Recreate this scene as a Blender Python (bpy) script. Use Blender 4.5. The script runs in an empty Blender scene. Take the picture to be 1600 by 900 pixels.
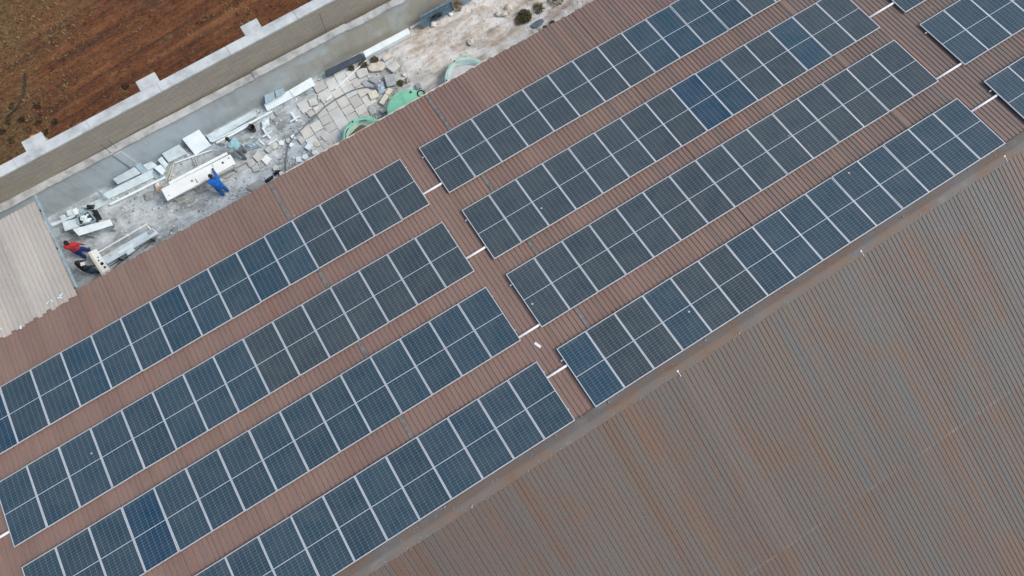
import bpy, bmesh, math, random
from mathutils import Vector, Matrix, noise
R_ = math.radians
random.seed(7)
scene = bpy.context.scene
col = scene.collection

# ------------------------------------------------------------------ survey
# The drone's measured pose; ground points are read off the survey photo at a
# known real height, everything is then built at its own metric place.
CW = Vector((-2.99347, -9.57179, 31.22939))
RW = [Vector((0.848004, -0.5285596, 0.0389094)),
      Vector((-0.5158669, -0.8400146, -0.1680976)),
      Vector((0.1215341, 0.1224754, -0.9850022))]
FOC = 1110.0

def G(px, py, z=0.0):
    d = RW[0] * ((px - 800) / FOC) + RW[1] * ((py - 450) / FOC) + RW[2]
    return CW + d * ((z - CW.z) / d.z)

# roof frame: plane coordinates X along the eave, Y up the slope, N out of the roof
PITCH = R_(13.0)
SN, CS = math.sin(PITCH), math.cos(PITCH)
Z0 = 5.6
def roofm(x, y, n=0.0):
    """matrix of a thing lying on the near roof slope at plane (x, y), n above the panel plane"""
    ax = Vector((1, 0, 0)); ay = Vector((0, CS, -SN)); an = Vector((0, SN, CS))
    o = Vector((x, -CS * y + SN * n, Z0 + SN * y + CS * n))
    return Matrix(((ax.x, ay.x, an.x, o.x), (ax.y, ay.y, an.y, o.y), (ax.z, ay.z, an.z, o.z), (0, 0, 0, 1)))
# local y on roof things points DOWN the slope (towards the eave)

# ------------------------------------------------------------------ materials
def new_mat(name):
    m = bpy.data.materials.new(name); m.use_nodes = True
    nt = m.node_tree; b = nt.nodes['Principled BSDF']
    return m, nt, b
class N:
    """small node helper"""
    def __init__(s, nt): s.nt = nt
    def add(s, t, **kw):
        n = s.nt.nodes.new(t)
        for k, v in kw.items(): setattr(n, k, v)
        return n
    def link(s, a, b): s.nt.links.new(a, b)
    def val(s, sock, v):
        if hasattr(v, 'links') or hasattr(v, 'is_linked'): s.link(v, sock)
        else: sock.default_value = v
    def math(s, op, a, b=None, c=None, clamp=False):
        n = s.add('ShaderNodeMath', operation=op); n.use_clamp = clamp
        s.val(n.inputs[0], a)
        if b is not None: s.val(n.inputs[1], b)
        if c is not None: s.val(n.inputs[2], c)
        return n.outputs[0]
    def pos(s, obj=False):
        if obj: return s.add('ShaderNodeTexCoord').outputs['Object']
        return s.add('ShaderNodeNewGeometry').outputs['Position']
    def mapping(s, v, scale=(1, 1, 1), rot=(0, 0, 0), loc=(0, 0, 0)):
        n = s.add('ShaderNodeMapping'); s.link(v, n.inputs['Vector'])
        n.inputs['Scale'].default_value = scale; n.inputs['Rotation'].default_value = rot; n.inputs['Location'].default_value = loc
        return n.outputs[0]
    def noise(s, v, scale, detail=4, rough=.55, dist=0):
        n = s.add('ShaderNodeTexNoise'); s.link(v, n.inputs['Vector'])
        n.inputs['Scale'].default_value = scale; n.inputs['Detail'].default_value = detail
        n.inputs['Roughness'].default_value = rough; n.inputs['Distortion'].default_value = dist
        return n.outputs['Fac']
    def ramp(s, f, stops):
        n = s.add('ShaderNodeValToRGB'); s.link(f, n.inputs[0])
        e = n.color_ramp.elements
        while len(e) < len(stops): e.new(.5)
        for i, (p, c) in enumerate(stops):
            e[i].position = p; e[i].color = (*c, 1) if len(c) == 3 else c
        return n.outputs[0]
    def step(s, f, a, b):
        n = s.add('ShaderNodeMapRange'); n.clamp = True
        s.val(n.inputs[0], f); n.inputs[1].default_value = a; n.inputs[2].default_value = b
        return n.outputs[0]
    def mix(s, f, a, b, mode='MIX'):
        n = s.add('ShaderNodeMix', data_type='RGBA', blend_type=mode)
        s.val(n.inputs[0], f)
        for sock, v in ((n.inputs[6], a), (n.inputs[7], b)):
            if isinstance(v, tuple): sock.default_value = (*v, 1) if len(v) == 3 else v
            else: s.link(v, sock)
        return n.outputs[2]
    def xyz(s, v):
        n = s.add('ShaderNodeSeparateXYZ'); s.link(v, n.inputs[0]); return n.outputs
    def bump(s, h, strength, dist):
        n = s.add('ShaderNodeBump'); n.inputs['Strength'].default_value = strength; n.inputs['Distance'].default_value = dist
        s.link(h, n.inputs['Height']); return n.outputs[0]

_cache = {}
def plain(name, c, rough=.7, var=.22, scale=6, metallic=0, bump=.15, obj=False, tint=None):
    if name in _cache: return _cache[name]
    m, nt, b = new_mat(name); h = N(nt); v = h.pos(obj)
    f1 = h.noise(v, scale, 5, .6); f2 = h.noise(v, scale * 7, 3, .6)
    dark = tuple(x * (1 - var * 1.6) for x in (tint or c)); lite = tuple(min(1, x * (1 + var)) for x in c)
    cc = h.ramp(f1, [(.3, dark), (.5, c), (.72, lite)])
    cc = h.mix(h.math('MULTIPLY', h.step(f2, .5, .75), .25), cc, dark)
    h.link(cc, b.inputs['Base Color']); b.inputs['Roughness'].default_value = rough; b.inputs['Metallic'].default_value = metallic
    if bump: h.link(h.bump(f2, bump, .02), b.inputs['Normal'])
    _cache[name] = m; return m

RIB = 0.1715
def roof_material(name, base, alt, rust, grey, near):
    m, nt, b = new_mat(name); h = N(nt); v = h.pos(True); X = h.xyz(v)
    rib = h.math('FLOOR', h.math('DIVIDE', X[0], RIB))
    def wn(k):
        n = h.add('ShaderNodeTexWhiteNoise', noise_dimensions='1D'); h.link(h.math('MULTIPLY_ADD', rib, 1.0, k), n.inputs['W']); return n.outputs['Value']
    sheet = h.math('FLOOR', h.math('DIVIDE', h.math('ADD', X[0], .4), RIB * 5))
    ns = h.add('ShaderNodeTexWhiteNoise', noise_dimensions='1D'); h.link(sheet, ns.inputs['W'])
    big = h.noise(h.mapping(v, (1, .45, 1)), .22, 4, .6)
    streak = h.noise(h.mapping(v, (3.2, .22, 1)), 1.4, 5, .65)
    fine = h.noise(h.mapping(v, (9, 1.2, 1)), 2.2, 4, .7)
    dust = h.noise(v, 9, 4, .7)
    c = h.mix(h.step(big, .38, .64), base, alt)
    # weathering: paint worn to grey, more at the far (+x) end
    wear = h.math('ADD', h.math('MULTIPLY', h.step(X[0], -1.0 if near else -9.0, 19.0 if near else 17.0), .62 if near else .6),
                  h.math('ADD', h.math('MULTIPLY', h.math('SUBTRACT', wn(3.3), .5), .42 if near else .34),
                         h.math('MULTIPLY', h.math('SUBTRACT', streak, .5), 1.3)))
    wear = h.step(wear, .12, .75)
    c = h.mix(h.math('MULTIPLY', wear, .8), c, grey)
    # rust runs, a few ribs at a time
    r = h.math('ADD', h.math('MULTIPLY', wn(9.1), .34), streak)
    r = h.math('MULTIPLY', h.step(r, .66, .92), h.step(h.noise(h.mapping(v, (1, .35, 1), loc=(7, 3, 1)), .9, 3, .6), .42, .66))
    c = h.mix(h.math('MULTIPLY', r, .5 if near else .6), c, rust)
    # long-standing rust fields and tide marks below the laps
    fld = h.step(h.math('ADD', h.noise(h.mapping(v, (1, .6, 1), loc=(3, 8, 0)), .42, 6, .68, .5), h.math('MULTIPLY', h.math('SUBTRACT', wn(5.7), .5), .16)), .52, .62)
    c = h.mix(h.math('MULTIPLY', fld, .3 if near else .42), c, rust if not near else tuple(x * .8 for x in alt))
    if not near:
        lw = h.math('MULTIPLY', h.math('LESS_THAN', h.math('ABSOLUTE', h.math('ADD', X[1], h.math('MULTIPLY_ADD', h.noise(v, 1.2, 3), .06, 7.33))), .032), h.step(h.noise(v, 1.1, 4, .7), .42, .6))
        c = h.mix(h.math('MULTIPLY', lw, .28), c, (.3, .29, .27))
        low = h.math('MULTIPLY', h.step(X[1], -7.3, -7.42), h.math('MULTIPLY', h.step(X[1], -10.2, -7.6), h.step(h.noise(h.mapping(v, (1, .25, 1), loc=(4, 2, 0)), .8, 4, .6), .47, .56)))
        c = h.mix(h.math('MULTIPLY', low, .42), c, (.13, .066, .035))
    # pale rubbed dashes along the crests
    da = h.step(h.noise(h.mapping(v, (11, 1.6, 1), loc=(1, 5, 0)), 1.9, 3, .6), .63, .72)
    c = h.mix(h.math('MULTIPLY', h.math('MULTIPLY', da, h.step(h.noise(v, .28, 3), .42, .62)), .5 if near else .3), c, tuple(min(1, x * 1.75) for x in alt))
    # each rolled sheet is a little different
    c = h.mix(h.math('MULTIPLY', ns.outputs['Value'], .24), c, tuple(x * .55 for x in base))
    c = h.mix(h.math('MULTIPLY', h.step(fine, .5, .8), .28), c, tuple(x * 1.35 for x in alt))
    c = h.mix(h.math('MULTIPLY', h.step(dust, .6, .8), .22), c, tuple(x * .5 for x in base))
    # old lime splashes and bird marks
    vo = h.add('ShaderNodeTexVoronoi', feature='F1'); h.link(v, vo.inputs['Vector']); vo.inputs['Scale'].default_value = 1.15
    spot = h.math('MULTIPLY', h.math('LESS_THAN', vo.outputs['Distance'], .03 if near else .0), h.math('GREATER_THAN', h.noise(v, .5, 2), .52))
    c = h.mix(h.math('MULTIPLY', spot, .55), c, (.55, .52, .47))
    h.link(c, b.inputs['Base Color'])
    h.link(h.math('MULTIPLY_ADD', fine, .25, .48), b.inputs['Roughness'])
    h.link(h.bump(dust, .1, .01), b.inputs['Normal'])
    return m

M = {}
M['roof_near'] = roof_material('brown_roof_sheet', (.232, .146, .121), (.25, .168, .13), (.23, .098, .048), (.125, .122, .112), True)
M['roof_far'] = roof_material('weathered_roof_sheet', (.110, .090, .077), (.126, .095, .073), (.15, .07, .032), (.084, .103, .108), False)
M['shed_roof'] = roof_material('pale_roof_sheet', (.42, .385, .35), (.53, .49, .42), (.38, .25, .18), (.36, .4, .42), True)
M['lap'] = plain('grey_lap_strip', (.18, .165, .155), .6, .3, 5)

def cap_material():
    m, nt, b = new_mat('dusty_ridge_cap'); h = N(nt); v = h.pos(True)
    f = h.noise(h.mapping(v, (.8, 2.2, 1)), 1.3, 6, .65); g = h.noise(v, 14, 4, .7); k = h.noise(v, .5, 3)
    c = h.ramp(f, [(.3, (.15, .085, .055)), (.44, (.155, .112, .084)), (.56, (.125, .115, .107)), (.75, (.18, .165, .145))])
    c = h.mix(h.math('MULTIPLY', h.step(g, .55, .8), .4), c, (.12, .09, .07))
    c = h.mix(h.math('MULTIPLY', h.step(k, .5, .7), .5), c, (.15, .15, .145))
    h.link(c, b.inputs['Base Color']); b.inputs['Roughness'].default_value = .75
    h.link(h.bump(g, .4, .01), b.inputs['Normal']); return m
M['cap'] = cap_material()

def panel_material():
    m, nt, b = new_mat('solar_glass'); h = N(nt); v = h.pos(True); X = h.xyz(v)
    oi = h.add('ShaderNodeObjectInfo')
    W, L = 1.085, 2.25
    u = h.math('DIVIDE', h.math('ADD', X[0], W / 2), W / 6)
    w = h.math('DIVIDE', h.math('ADD', X[1], L / 2), L / 24)
    def line(t, half):
        fr = h.math('FRACT', t); d = h.math('MINIMUM', fr, h.math('SUBTRACT', 1.0, fr))
        return h.math('LESS_THAN', d, half)
    gap = h.math('MULTIPLY', line(u, .036), h.math('MULTIPLY_ADD', line(h.math('MULTIPLY', w, 1), .3), .45, .55))
    row = line(w, .05)
    bus = line(h.math('MULTIPLY', u, 5.0), .07)
    rnd = oi.outputs['Random']
    dustv = h.noise(h.mapping(h.pos(False), (1, 1, 1)), 1.6, 5, .65)
    cellid = h.add('ShaderNodeTexWhiteNoise', noise_dimensions='3D')
    cmb = h.add('ShaderNodeCombineXYZ'); h.link(h.math('FLOOR', u), cmb.inputs[0]); h.link(h.math('FLOOR', w), cmb.inputs[1]); h.link(h.math('MULTIPLY', rnd, 91.0), cmb.inputs[2])
    h.link(cmb.outputs[0], cellid.inputs[0])
    cell = oi.outputs['Color']
    c = h.mix(h.math('MULTIPLY', cellid.outputs['Value'], .22), cell, h.mix(1.0, cell, (.55, .62, .72), 'MULTIPLY'))
    c = h.mix(h.math('MULTIPLY', bus, .10), c, (.3, .33, .36))
    c = h.mix(h.math('MULTIPLY', row, .34), c, (.26, .36, .40))
    c = h.mix(h.math('MULTIPLY', gap, .46), c, (.30, .39, .43))
    # settled dust, thicker along the low edge where rain leaves it
    edge = h.step(X[1], 1.0, 1.13)
    dust = h.math('ADD', h.math('MULTIPLY', h.step(dustv, .32, .75), .17), h.math('MULTIPLY', edge, h.math('MULTIPLY', dustv, .30)))
    c = h.mix(dust, c, (.2, .195, .175))
    vo = h.add('ShaderNodeTexVoronoi', feature='F1'); h.link(h.pos(False), vo.inputs['Vector']); vo.inputs['Scale'].default_value = .8
    c = h.mix(h.math('MULTIPLY', h.math('LESS_THAN', vo.outputs['Distance'], .028), .8), c, (.6, .6, .58))
    h.link(c, b.inputs['Base Color'])
    h.link(h.math('MULTIPLY_ADD', dustv, .2, .07), b.inputs['Roughness'])
    b.inputs['IOR'].default_value = 1.45
    return m
M['cells'] = panel_material()
M['alu'] = plain('aluminium_frame', (.58, .615, .64), .45, .06, 3, .25, 0)
M['rail'] = plain('aluminium_rail', (.62, .64, .66), .4, .08, 3, .5, 0)
M['pvc'] = plain('white_pvc', (.76, .77, .77), .4, .07, 4, 0, 0)
M['midline'] = plain('cell_divider', (.5, .56, .62), .4, .06, 4, 0, 0)

def ground_material():
    m, nt, b = new_mat('yard_ground'); h = N(nt); v = h.pos(); X = h.xyz(v)
    n1 = h.noise(v, .35, 6, .6, .6); n2 = h.noise(v, 1.3, 6, .65, .4); n3 = h.noise(v, 7, 5, .7); n4 = h.noise(h.mapping(v, (.35, 1.6, 1)), 1.1, 5, .6, .8)
    conc = h.ramp(n2, [(.3, (.17, .2, .212)), (.44, (.28, .32, .335)), (.56, (.44, .495, .52)), (.7, (.63, .705, .745))])
    sand = h.ramp(n4, [(.3, (.27, .22, .165)), (.42, (.43, .37, .31)), (.52, (.58, .54, .48)), (.66, (.72, .71, .68))])
    sand = h.mix(h.math('MULTIPLY', h.step(n2, .45, .6), .75), sand, (.74, .76, .76))
    sand = h.mix(h.math('MULTIPLY', h.step(h.noise(h.mapping(v, (.5, 1.3, 1), loc=(2, 7, 0)), .8, 5, .65, .6), .52, .64), .6), sand, (.3, .235, .17))
    k = h.step(h.math('ADD', X[0], h.math('MULTIPLY', n1, 4.5)), 2.0, 5.2)
    c = h.mix(k, conc, sand)
    # marble dust spread round the cutting benches
    d = h.math('MULTIPLY', h.step(n1, .5, .66), h.math('SUBTRACT', 1.0, k))
    c = h.mix(h.math('MULTIPLY', d, .6), c, (.6, .68, .73))
    n5 = h.noise(h.mapping(v, (1.2, 5, 1), (0, 0, R_(14))), 1.6, 6, .7, .9)
    c = h.mix(h.math('MULTIPLY', h.math('MULTIPLY', h.step(n5, .52, .62), h.math('SUBTRACT', 1.0, k)), .55), c, (.66, .72, .75))
    c = h.mix(h.math('MULTIPLY', h.step(h.noise(h.mapping(v, (1, 2, 1), loc=(9, 4, 0)), 1.2, 6, .7, 1.2), .56, .66), .5), c, (.13, .14, .14))
    c = h.mix(h.math('MULTIPLY', h.step(n3, .52, .78), .35), c, (.15, .145, .13))
    c = h.mix(h.math('MULTIPLY', h.step(h.noise(v, 23, 3, .7), .58, .72), .4), c, (.68, .68, .66))
    h.link(c, b.inputs['Base Color']); b.inputs['Roughness'].default_value = .9
    h.link(h.bump(n3, .5, .05), b.inputs['Normal']); return m
M['ground'] = ground_material()

def field_material():
    m, nt, b = new_mat('red_field_soil'); h = N(nt); v = h.pos()
    rv = h.mapping(v, (1, 1, 1), (0, 0, R_(-4)))
    n1 = h.noise(v, .12, 5, .6, .5); n2 = h.noise(h.mapping(rv, (.4, 2.2, 1)), .9, 6, .65, .3); n3 = h.noise(v, 5, 6, .75); n4 = h.noise(v, .5, 6, .65)
    X = h.xyz(v)
    n2b = h.noise(h.mapping(rv, (.16, 3.4, 1)), 1.0, 5, .6, .25)  # furrow light and shade put into the soil colour as bands
    n2 = h.math('MULTIPLY_ADD', n2b, .6, h.math('MULTIPLY', n2, .4))
    c = h.ramp(n2, [(.36, (.03, .012, .007)), (.46, (.095, .032, .012)), (.55, (.16, .058, .02)), (.66, (.23, .10, .042))])
    grass = h.ramp(n3, [(.3, (.05, .03, .012)), (.5, (.12, .078, .03)), (.7, (.21, .145, .062))])
    # dry growth: scattered, and a dense patch at the west end
    west = h.step(h.math('MULTIPLY_ADD', X[1], -.33, h.math('MULTIPLY', X[0], -1.0)), 7.2, 11.5)
    far = h.math('MULTIPLY', h.step(X[1], 13.5, 18.5), h.step(h.math('MULTIPLY', X[0], -1.0), 7.5, 10.5))
    k = h.math('MAXIMUM', h.math('MULTIPLY', west, .9), far)
    g = h.step(h.math('ADD', h.math('MULTIPLY', k, .46), h.math('ADD', h.math('MULTIPLY', n4, .8), h.math('MULTIPLY', n3, .35))), .62, .9)
    c = h.mix(h.math('MULTIPLY', g, .85), c, grass)
    c = h.mix(h.math('MULTIPLY', h.step(n3, .56, .74), .5), c, (.018, .008, .005))
    ft = h.noise(h.mapping(rv, (1, 2.4, 1)), 7, 6, .78)
    c = h.mix(h.math('MULTIPLY', h.step(ft, .5, .64), .55), c, (.2, .085, .034)); c = h.mix(h.math('MULTIPLY', h.step(ft, .5, .38), .7), c, (.022, .009, .005))
    tg = h.math('MULTIPLY', h.step(h.noise(h.mapping(rv, (1, 1.8, 1), loc=(5, 1, 0)), 2.6, 6, .72), .55, .66), h.step(h.noise(v, .33, 3), .4, .6))
    c = h.mix(h.math('MULTIPLY', tg, .7), c, (.2, .135, .06))
    sp = h.noise(v, 16, 3, .7)
    c = h.mix(h.math('MULTIPLY', h.step(sp, .66, .74), .5), c, (.33, .2, .11))
    h.link(c, b.inputs['Base Color']); b.inputs['Roughness'].default_value = .95
    h.link(h.bump(n3, .7, .08), b.inputs['Normal']); return m
M['field'] = field_material()

def stonewall_material():
    m, nt, b = new_mat('rough_stone_courses'); h = N(nt); v = h.pos(); X = h.xyz(v)
    cmb = h.add('ShaderNodeCombineXYZ'); h.link(X[0], cmb.inputs[0]); h.link(X[2], cmb.inputs[1])
    br = h.add('ShaderNodeTexBrick'); h.link(cmb.outputs[0], br.inputs[0])
    br.inputs['Scale'].default_value = 1; br.inputs['Brick Width'].default_value = .42; br.inputs['Row Height'].default_value = .095
    br.inputs['Mortar Size'].default_value = .012; br.inputs['Color1'].default_value = (.36, .32, .25, 1); br.inputs['Color2'].default_value = (.45, .41, .335, 1); br.inputs['Mortar'].default_value = (.27, .24, .19, 1)
    n1 = h.noise(h.mapping(v, (.6, 1, 2)), 1.5, 6, .65); n2 = h.noise(h.mapping(v, (2, 2, 12)), 3, 4, .7)
    c = h.mix(h.math('MULTIPLY', h.step(n1, .4, .7), .45), br.outputs[0], (.3, .29, .255))
    c = h.mix(h.math('MULTIPLY', h.step(n2, .52, .75), .5), c, (.54, .5, .42))
    h.link(c, b.inputs['Base Color']); b.inputs['Roughness'].default_value = .9
    h.link(h.bump(n2, .6, .04), b.inputs['Normal']); return m
M['stonewall'] = stonewall_material()

def plaster_material():
    m, nt, b = new_mat('stained_plaster'); h = N(nt); v = h.pos(); X = h.xyz(v)
    n1 = h.noise(v, .5, 6, .6, .5); n2 = h.noise(h.mapping(v, (2.5, 1, .5)), 1.4, 5, .65); n3 = h.noise(v, 9, 4, .7)
    c = h.mix(h.step(h.math('MULTIPLY_ADD', n1, 6.0, X[0]), -4.5, 3.0), (.52, .61, .65), (.47, .455, .385))
    c = h.mix(h.math('MULTIPLY', h.step(n2, .42, .7), .5), c, (.34, .35, .33))
    c = h.mix(h.math('MULTIPLY', h.step(n1, .48, .66), .7), c, (.6, .7, .76))
    c = h.mix(h.math('MULTIPLY', h.step(n3, .55, .8), .3), c, (.2, .2, .19))
    h.link(c, b.inputs['Base Color']); b.inputs['Roughness'].default_value = .85
    h.link(h.bump(n3, .3, .02), b.inputs['Normal']); return m
M['plaster'] = plaster_material()
M['coping'] = plain('pale_coping', (.5, .535, .53), .8, .2, 1.6, 0, .3)
M['wallcap'] = plain('grey_wall_cap', (.43, .45, .45), .85, .25, 2.5, 0, .3)
M['marble'] = plain('white_marble', (.77, .88, .915), .5, .07, 2.5, 0, .05)
M['marble_dusty'] = plain('dusty_marble', (.61, .73, .785), .75, .14, 3, 0, .1)
M['marble_blue'] = plain('dusty_grey_marble', (.36, .49, .56), .75, .15, 3, 0, .1)
M['bench_white'] = plain('bench_marble', (.86, .91, .89), .45, .05, 3, 0, .03)
M['cream'] = plain('cream_stone', (.7, .67, .55), .7, .12, 4, 0, .15)
M['tile'] = plain('paving_stone', (.55, .57, .55), .8, .2, 1.7, 0, .25)
M['stone_warm'] = plain('warm_rough_stone', (.6, .56, .5), .85, .16, 5, 0, .4)
M['stone_grey'] = plain('blue_grey_stone', (.38, .41, .43), .85, .18, 5, 0, .4)
M['stone_pink'] = plain('pinkish_stone', (.5, .4, .35), .85, .16, 5, 0, .4)
M['concrete'] = plain('grey_concrete', (.33, .35, .35), .85, .2, 3, 0, .3)
M['dark_steel'] = plain('dark_steel', (.05, .06, .065), .5, .3, 5, .4, .1)
M['navy'] = plain('navy_paint', (.022, .045, .075), .55, .3, 4, 0, .15)
M['blue_steel'] = plain('blue_painted_steel', (.13, .22, .29), .5, .25, 6, .1, .1)
M['blue_pale'] = plain('pale_blue_paint', (.22, .36, .47), .5, .15, 5, 0, .1)
M['black'] = plain('black_plastic', (.012, .013, .015), .45, .3, 6, 0, .1)
M['hose'] = plain('grey_hose', (.16, .19, .22), .5, .15, 6, 0, 0)
M['green'] = plain('green_tarpaulin', (.27, .68, .46), .5, .12, 3, 0, .25)
M['green_pale'] = plain('faded_green_tarpaulin', (.48, .7, .59), .5, .15, 3, 0, .25)
M['liner'] = plain('pale_liner', (.55, .7, .68), .5, .12, 4, 0, .2)
M['lime'] = plain('dry_lime', (.68, .69, .67), .9, .08, 4, 0, .3)
M['timber'] = plain('pale_timber', (.56, .54, .48), .75, .16, 7, 0, .2)
M['card'] = plain('torn_card', (.48, .36, .25), .85, .3, 9, 0, .3)
M['orange'] = plain('orange_plastic', (.62, .24, .03), .5, .15, 6, 0, .1)
M['sheet_blue'] = plain('pale_blue_sheet', (.36, .47, .55), .4, .2, 6, 0, .3)
M['leaf'] = plain('dry_leaf', (.075, .085, .03), .7, .45, 9, 0, 0)
M['leaf_dry'] = plain('withered_leaf', (.16, .125, .05), .8, .4, 9, 0, 0)
M['scrub'] = plain('dark_scrub', (.045, .026, .012), .85, .4, 9, 0, 0)
M['straw'] = plain('straw', (.2, .14, .055), .85, .35, 3, 0, 0)
M['skin'] = plain('dark_skin', (.075, .038, .024), .55, .15, 12, 0, 0)
M['hair'] = plain('black_hair', (.012, .01, .009), .7, .3, 30, 0, .3)
M['blue_cloth'] = plain('blue_overall', (.01, .15, .58), .8, .3, 9, 0, .3)
M['red_cloth'] = plain('red_shirt', (.52, .045, .065), .8, .22, 9, 0, .3)
M['navy_cloth'] = plain('blue_trousers', (.012, .035, .2), .8, .3, 9, 0, .3)
M['black_cloth'] = plain('black_jacket', (.012, .015, .02), .8, .3, 9, 0, .3)
M['jeans'] = plain('blue_jeans', (.025, .085, .15), .8, .3, 9, 0, .3)
M['aqua_cloth'] = plain('light_blue_shirt', (.27, .5, .56), .8, .2, 9, 0, .3)
M['grey_cloth'] = plain('grey_trousers', (.15, .17, .18), .8, .25, 9, 0, .3)
M['shoe'] = plain('dark_shoe', (.02, .018, .017), .6, .3, 9, 0, 0)
M['white_cloth'] = plain('white_cloth', (.75, .76, .76), .8, .1, 9, 0, .2)
M['eye'] = plain('eye_white', (.6, .58, .55), .3, .05, 9, 0, 0)

def water_material():
    m, nt, b = new_mat('murky_water'); h = N(nt); v = h.pos()
    c = h.ramp(h.noise(v, 1.5, 5, .6), [(.3, (.09, .075, .025)), (.6, (.17, .135, .05)), (.8, (.23, .18, .08))])
    h.link(c, b.inputs['Base Color']); b.inputs['Roughness'].default_value = .12
    h.link(h.bump(h.noise(v, 6, 2), .05, .02), b.inputs['Normal']); return m
M['murk'] = water_material()
M['puddle'] = plain('puddle_water', (.12, .17, .21), .12, .2, 4, 0, 0)

# ------------------------------------------------------------------ mesh helper
class MB:
    def __init__(s): s.v = []; s.f = []
    def quadmesh(s, vs, fs):
        o = len(s.v); s.v += [tuple(p) for p in vs]; s.f += [tuple(i + o for i in f) for f in fs]
    def hexa(s, b, t):
        """bottom ring and top ring of equal length"""
        n = len(b)
        s.quadmesh(list(b) + list(t), [tuple(range(n))[::-1], tuple(range(n, 2 * n))] + [(i, (i + 1) % n, n + (i + 1) % n, n + i) for i in range(n)])
    def box(s, x0, x1, y0, y1, z0, z1):
        b = [(x0, y0, z0), (x1, y0, z0), (x1, y1, z0), (x0, y1, z0)]
        s.hexa(b, [(x, y, z1) for x, y, _ in b])
    def bar(s, a, b, w, h, up=(0, 0, 1)):
        a, b = Vector(a), Vector(b); d = (b - a).normalized(); up = Vector(up)
        if abs(d.dot(up)) > .98: up = Vector((1, 0, 0))
        r = d.cross(up).normalized() * (w / 2); u = r.cross(d).normalized() * (h / 2)
        s.hexa([a - r - u, a + r - u, a + r + u, a - r + u], [b - r - u, b + r - u, b + r + u, b - r + u])
    def tube(s, pts, r, n=8, cap=True):
        pts = [Vector(p) for p in pts]; rings = []
        for i, p in enumerate(pts):
            d = (pts[min(i + 1, len(pts) - 1)] - pts[max(i - 1, 0)]).normalized()
            up = Vector((0, 0, 1)) if abs(d.z) < .95 else Vector((1, 0, 0))
            a = d.cross(up).normalized(); b = a.cross(d)
            rr = r[i] if isinstance(r, (list, tuple)) else r
            rings.append([p + (a * math.cos(t) + b * math.sin(t)) * rr for t in (2 * math.pi * k / n for k in range(n))])
        o = len(s.v)
        for rg in rings: s.v += [tuple(p) for p in rg]
        for i in range(len(rings) - 1):
            for k in range(n):
                s.f.append((o + i * n + k, o + i * n + (k + 1) % n, o + (i + 1) * n + (k + 1) % n, o + (i + 1) * n + k))
        if cap:
            s.f.append(tuple(o + k for k in range(n))[::-1]); s.f.append(tuple(o + (len(rings) - 1) * n + k for k in range(n)))
    def slab(s, top, t):
        """plate from its four (or more) top corners, thickened downwards along its normal"""
        P = [Vector(p) for p in top]
        n = Vector((0, 0, 0))
        for i in range(len(P)): n += P[i].cross(P[(i + 1) % len(P)])
        n.normalize()
        if n.z < 0: P = P[::-1]; n = -n
        s.hexa([p - n * t for p in P], P)
    def build(s, name, mat, parent=None, bevel=0, smooth=False, world=None):
        me = bpy.data.meshes.new(name); me.from_pydata(s.v, [], s.f)
        if bevel:
            bm = bmesh.new(); bm.from_mesh(me)
            bmesh.ops.bevel(bm, geom=[e for e in bm.edges if e.calc_face_angle(0) > .5], offset=bevel, segments=1, affect='EDGES')
            bm.to_mesh(me); bm.free()
        for m in (mat if isinstance(mat, (list, tuple)) else [mat]): me.materials.append(m)
        if smooth:
            for p in me.polygons: p.use_smooth = True
        me.update()
        o = bpy.data.objects.new(name, me); col.objects.link(o)
        if parent is not None:
            o.parent = parent
            if world: o.matrix_parent_inverse = parent.matrix_world.inverted()
        return o

def tag(o, label=None, cat=None, group=None, kind=None):
    if label: o['label'] = label
    if cat: o['category'] = cat
    if group: o['group'] = group
    if kind: o['kind'] = kind
    return o
def empty(name, label, cat, loc=(0, 0, 0), group=None):
    o = bpy.data.objects.new(name, None); col.objects.link(o); o.empty_display_size = .2
    o.location = loc; return tag(o, label, cat, group)
def centre(mb):
    """move a mesh builder's vertices so that its origin is its base centre; returns that origin"""
    n = len(mb.v); c = Vector((sum(p[0] for p in mb.v) / n, sum(p[1] for p in mb.v) / n, min(p[2] for p in mb.v)))
    mb.v = [tuple(Vector(p) - c) for p in mb.v]; return c
def put(mb, name, mat, label, cat, group=None, bevel=0, smooth=False):
    c = centre(mb); o = mb.build(name, mat, None, bevel, smooth); o.location = c
    return tag(o, label, cat, group)

# ------------------------------------------------------------------ the land
def grid(name, x0, x1, y0, y1, nx, ny, fz, mat, kind='structure'):
    vs = []; fs = []
    for j in range(ny + 1):
        for i in range(nx + 1):
            x = x0 + (x1 - x0) * i / nx; y = y0 + (y1 - y0) * j / ny
            vs.append((x, y, fz(x, y)))
    for j in range(ny):
        for i in range(nx):
            a = j * (nx + 1) + i; fs.append((a, a + 1, a + nx + 2, a + nx + 1))
    mb = MB(); mb.quadmesh(vs, fs)
    o = mb.build(name, mat, None, 0, True); return tag(o, kind=kind)

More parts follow.
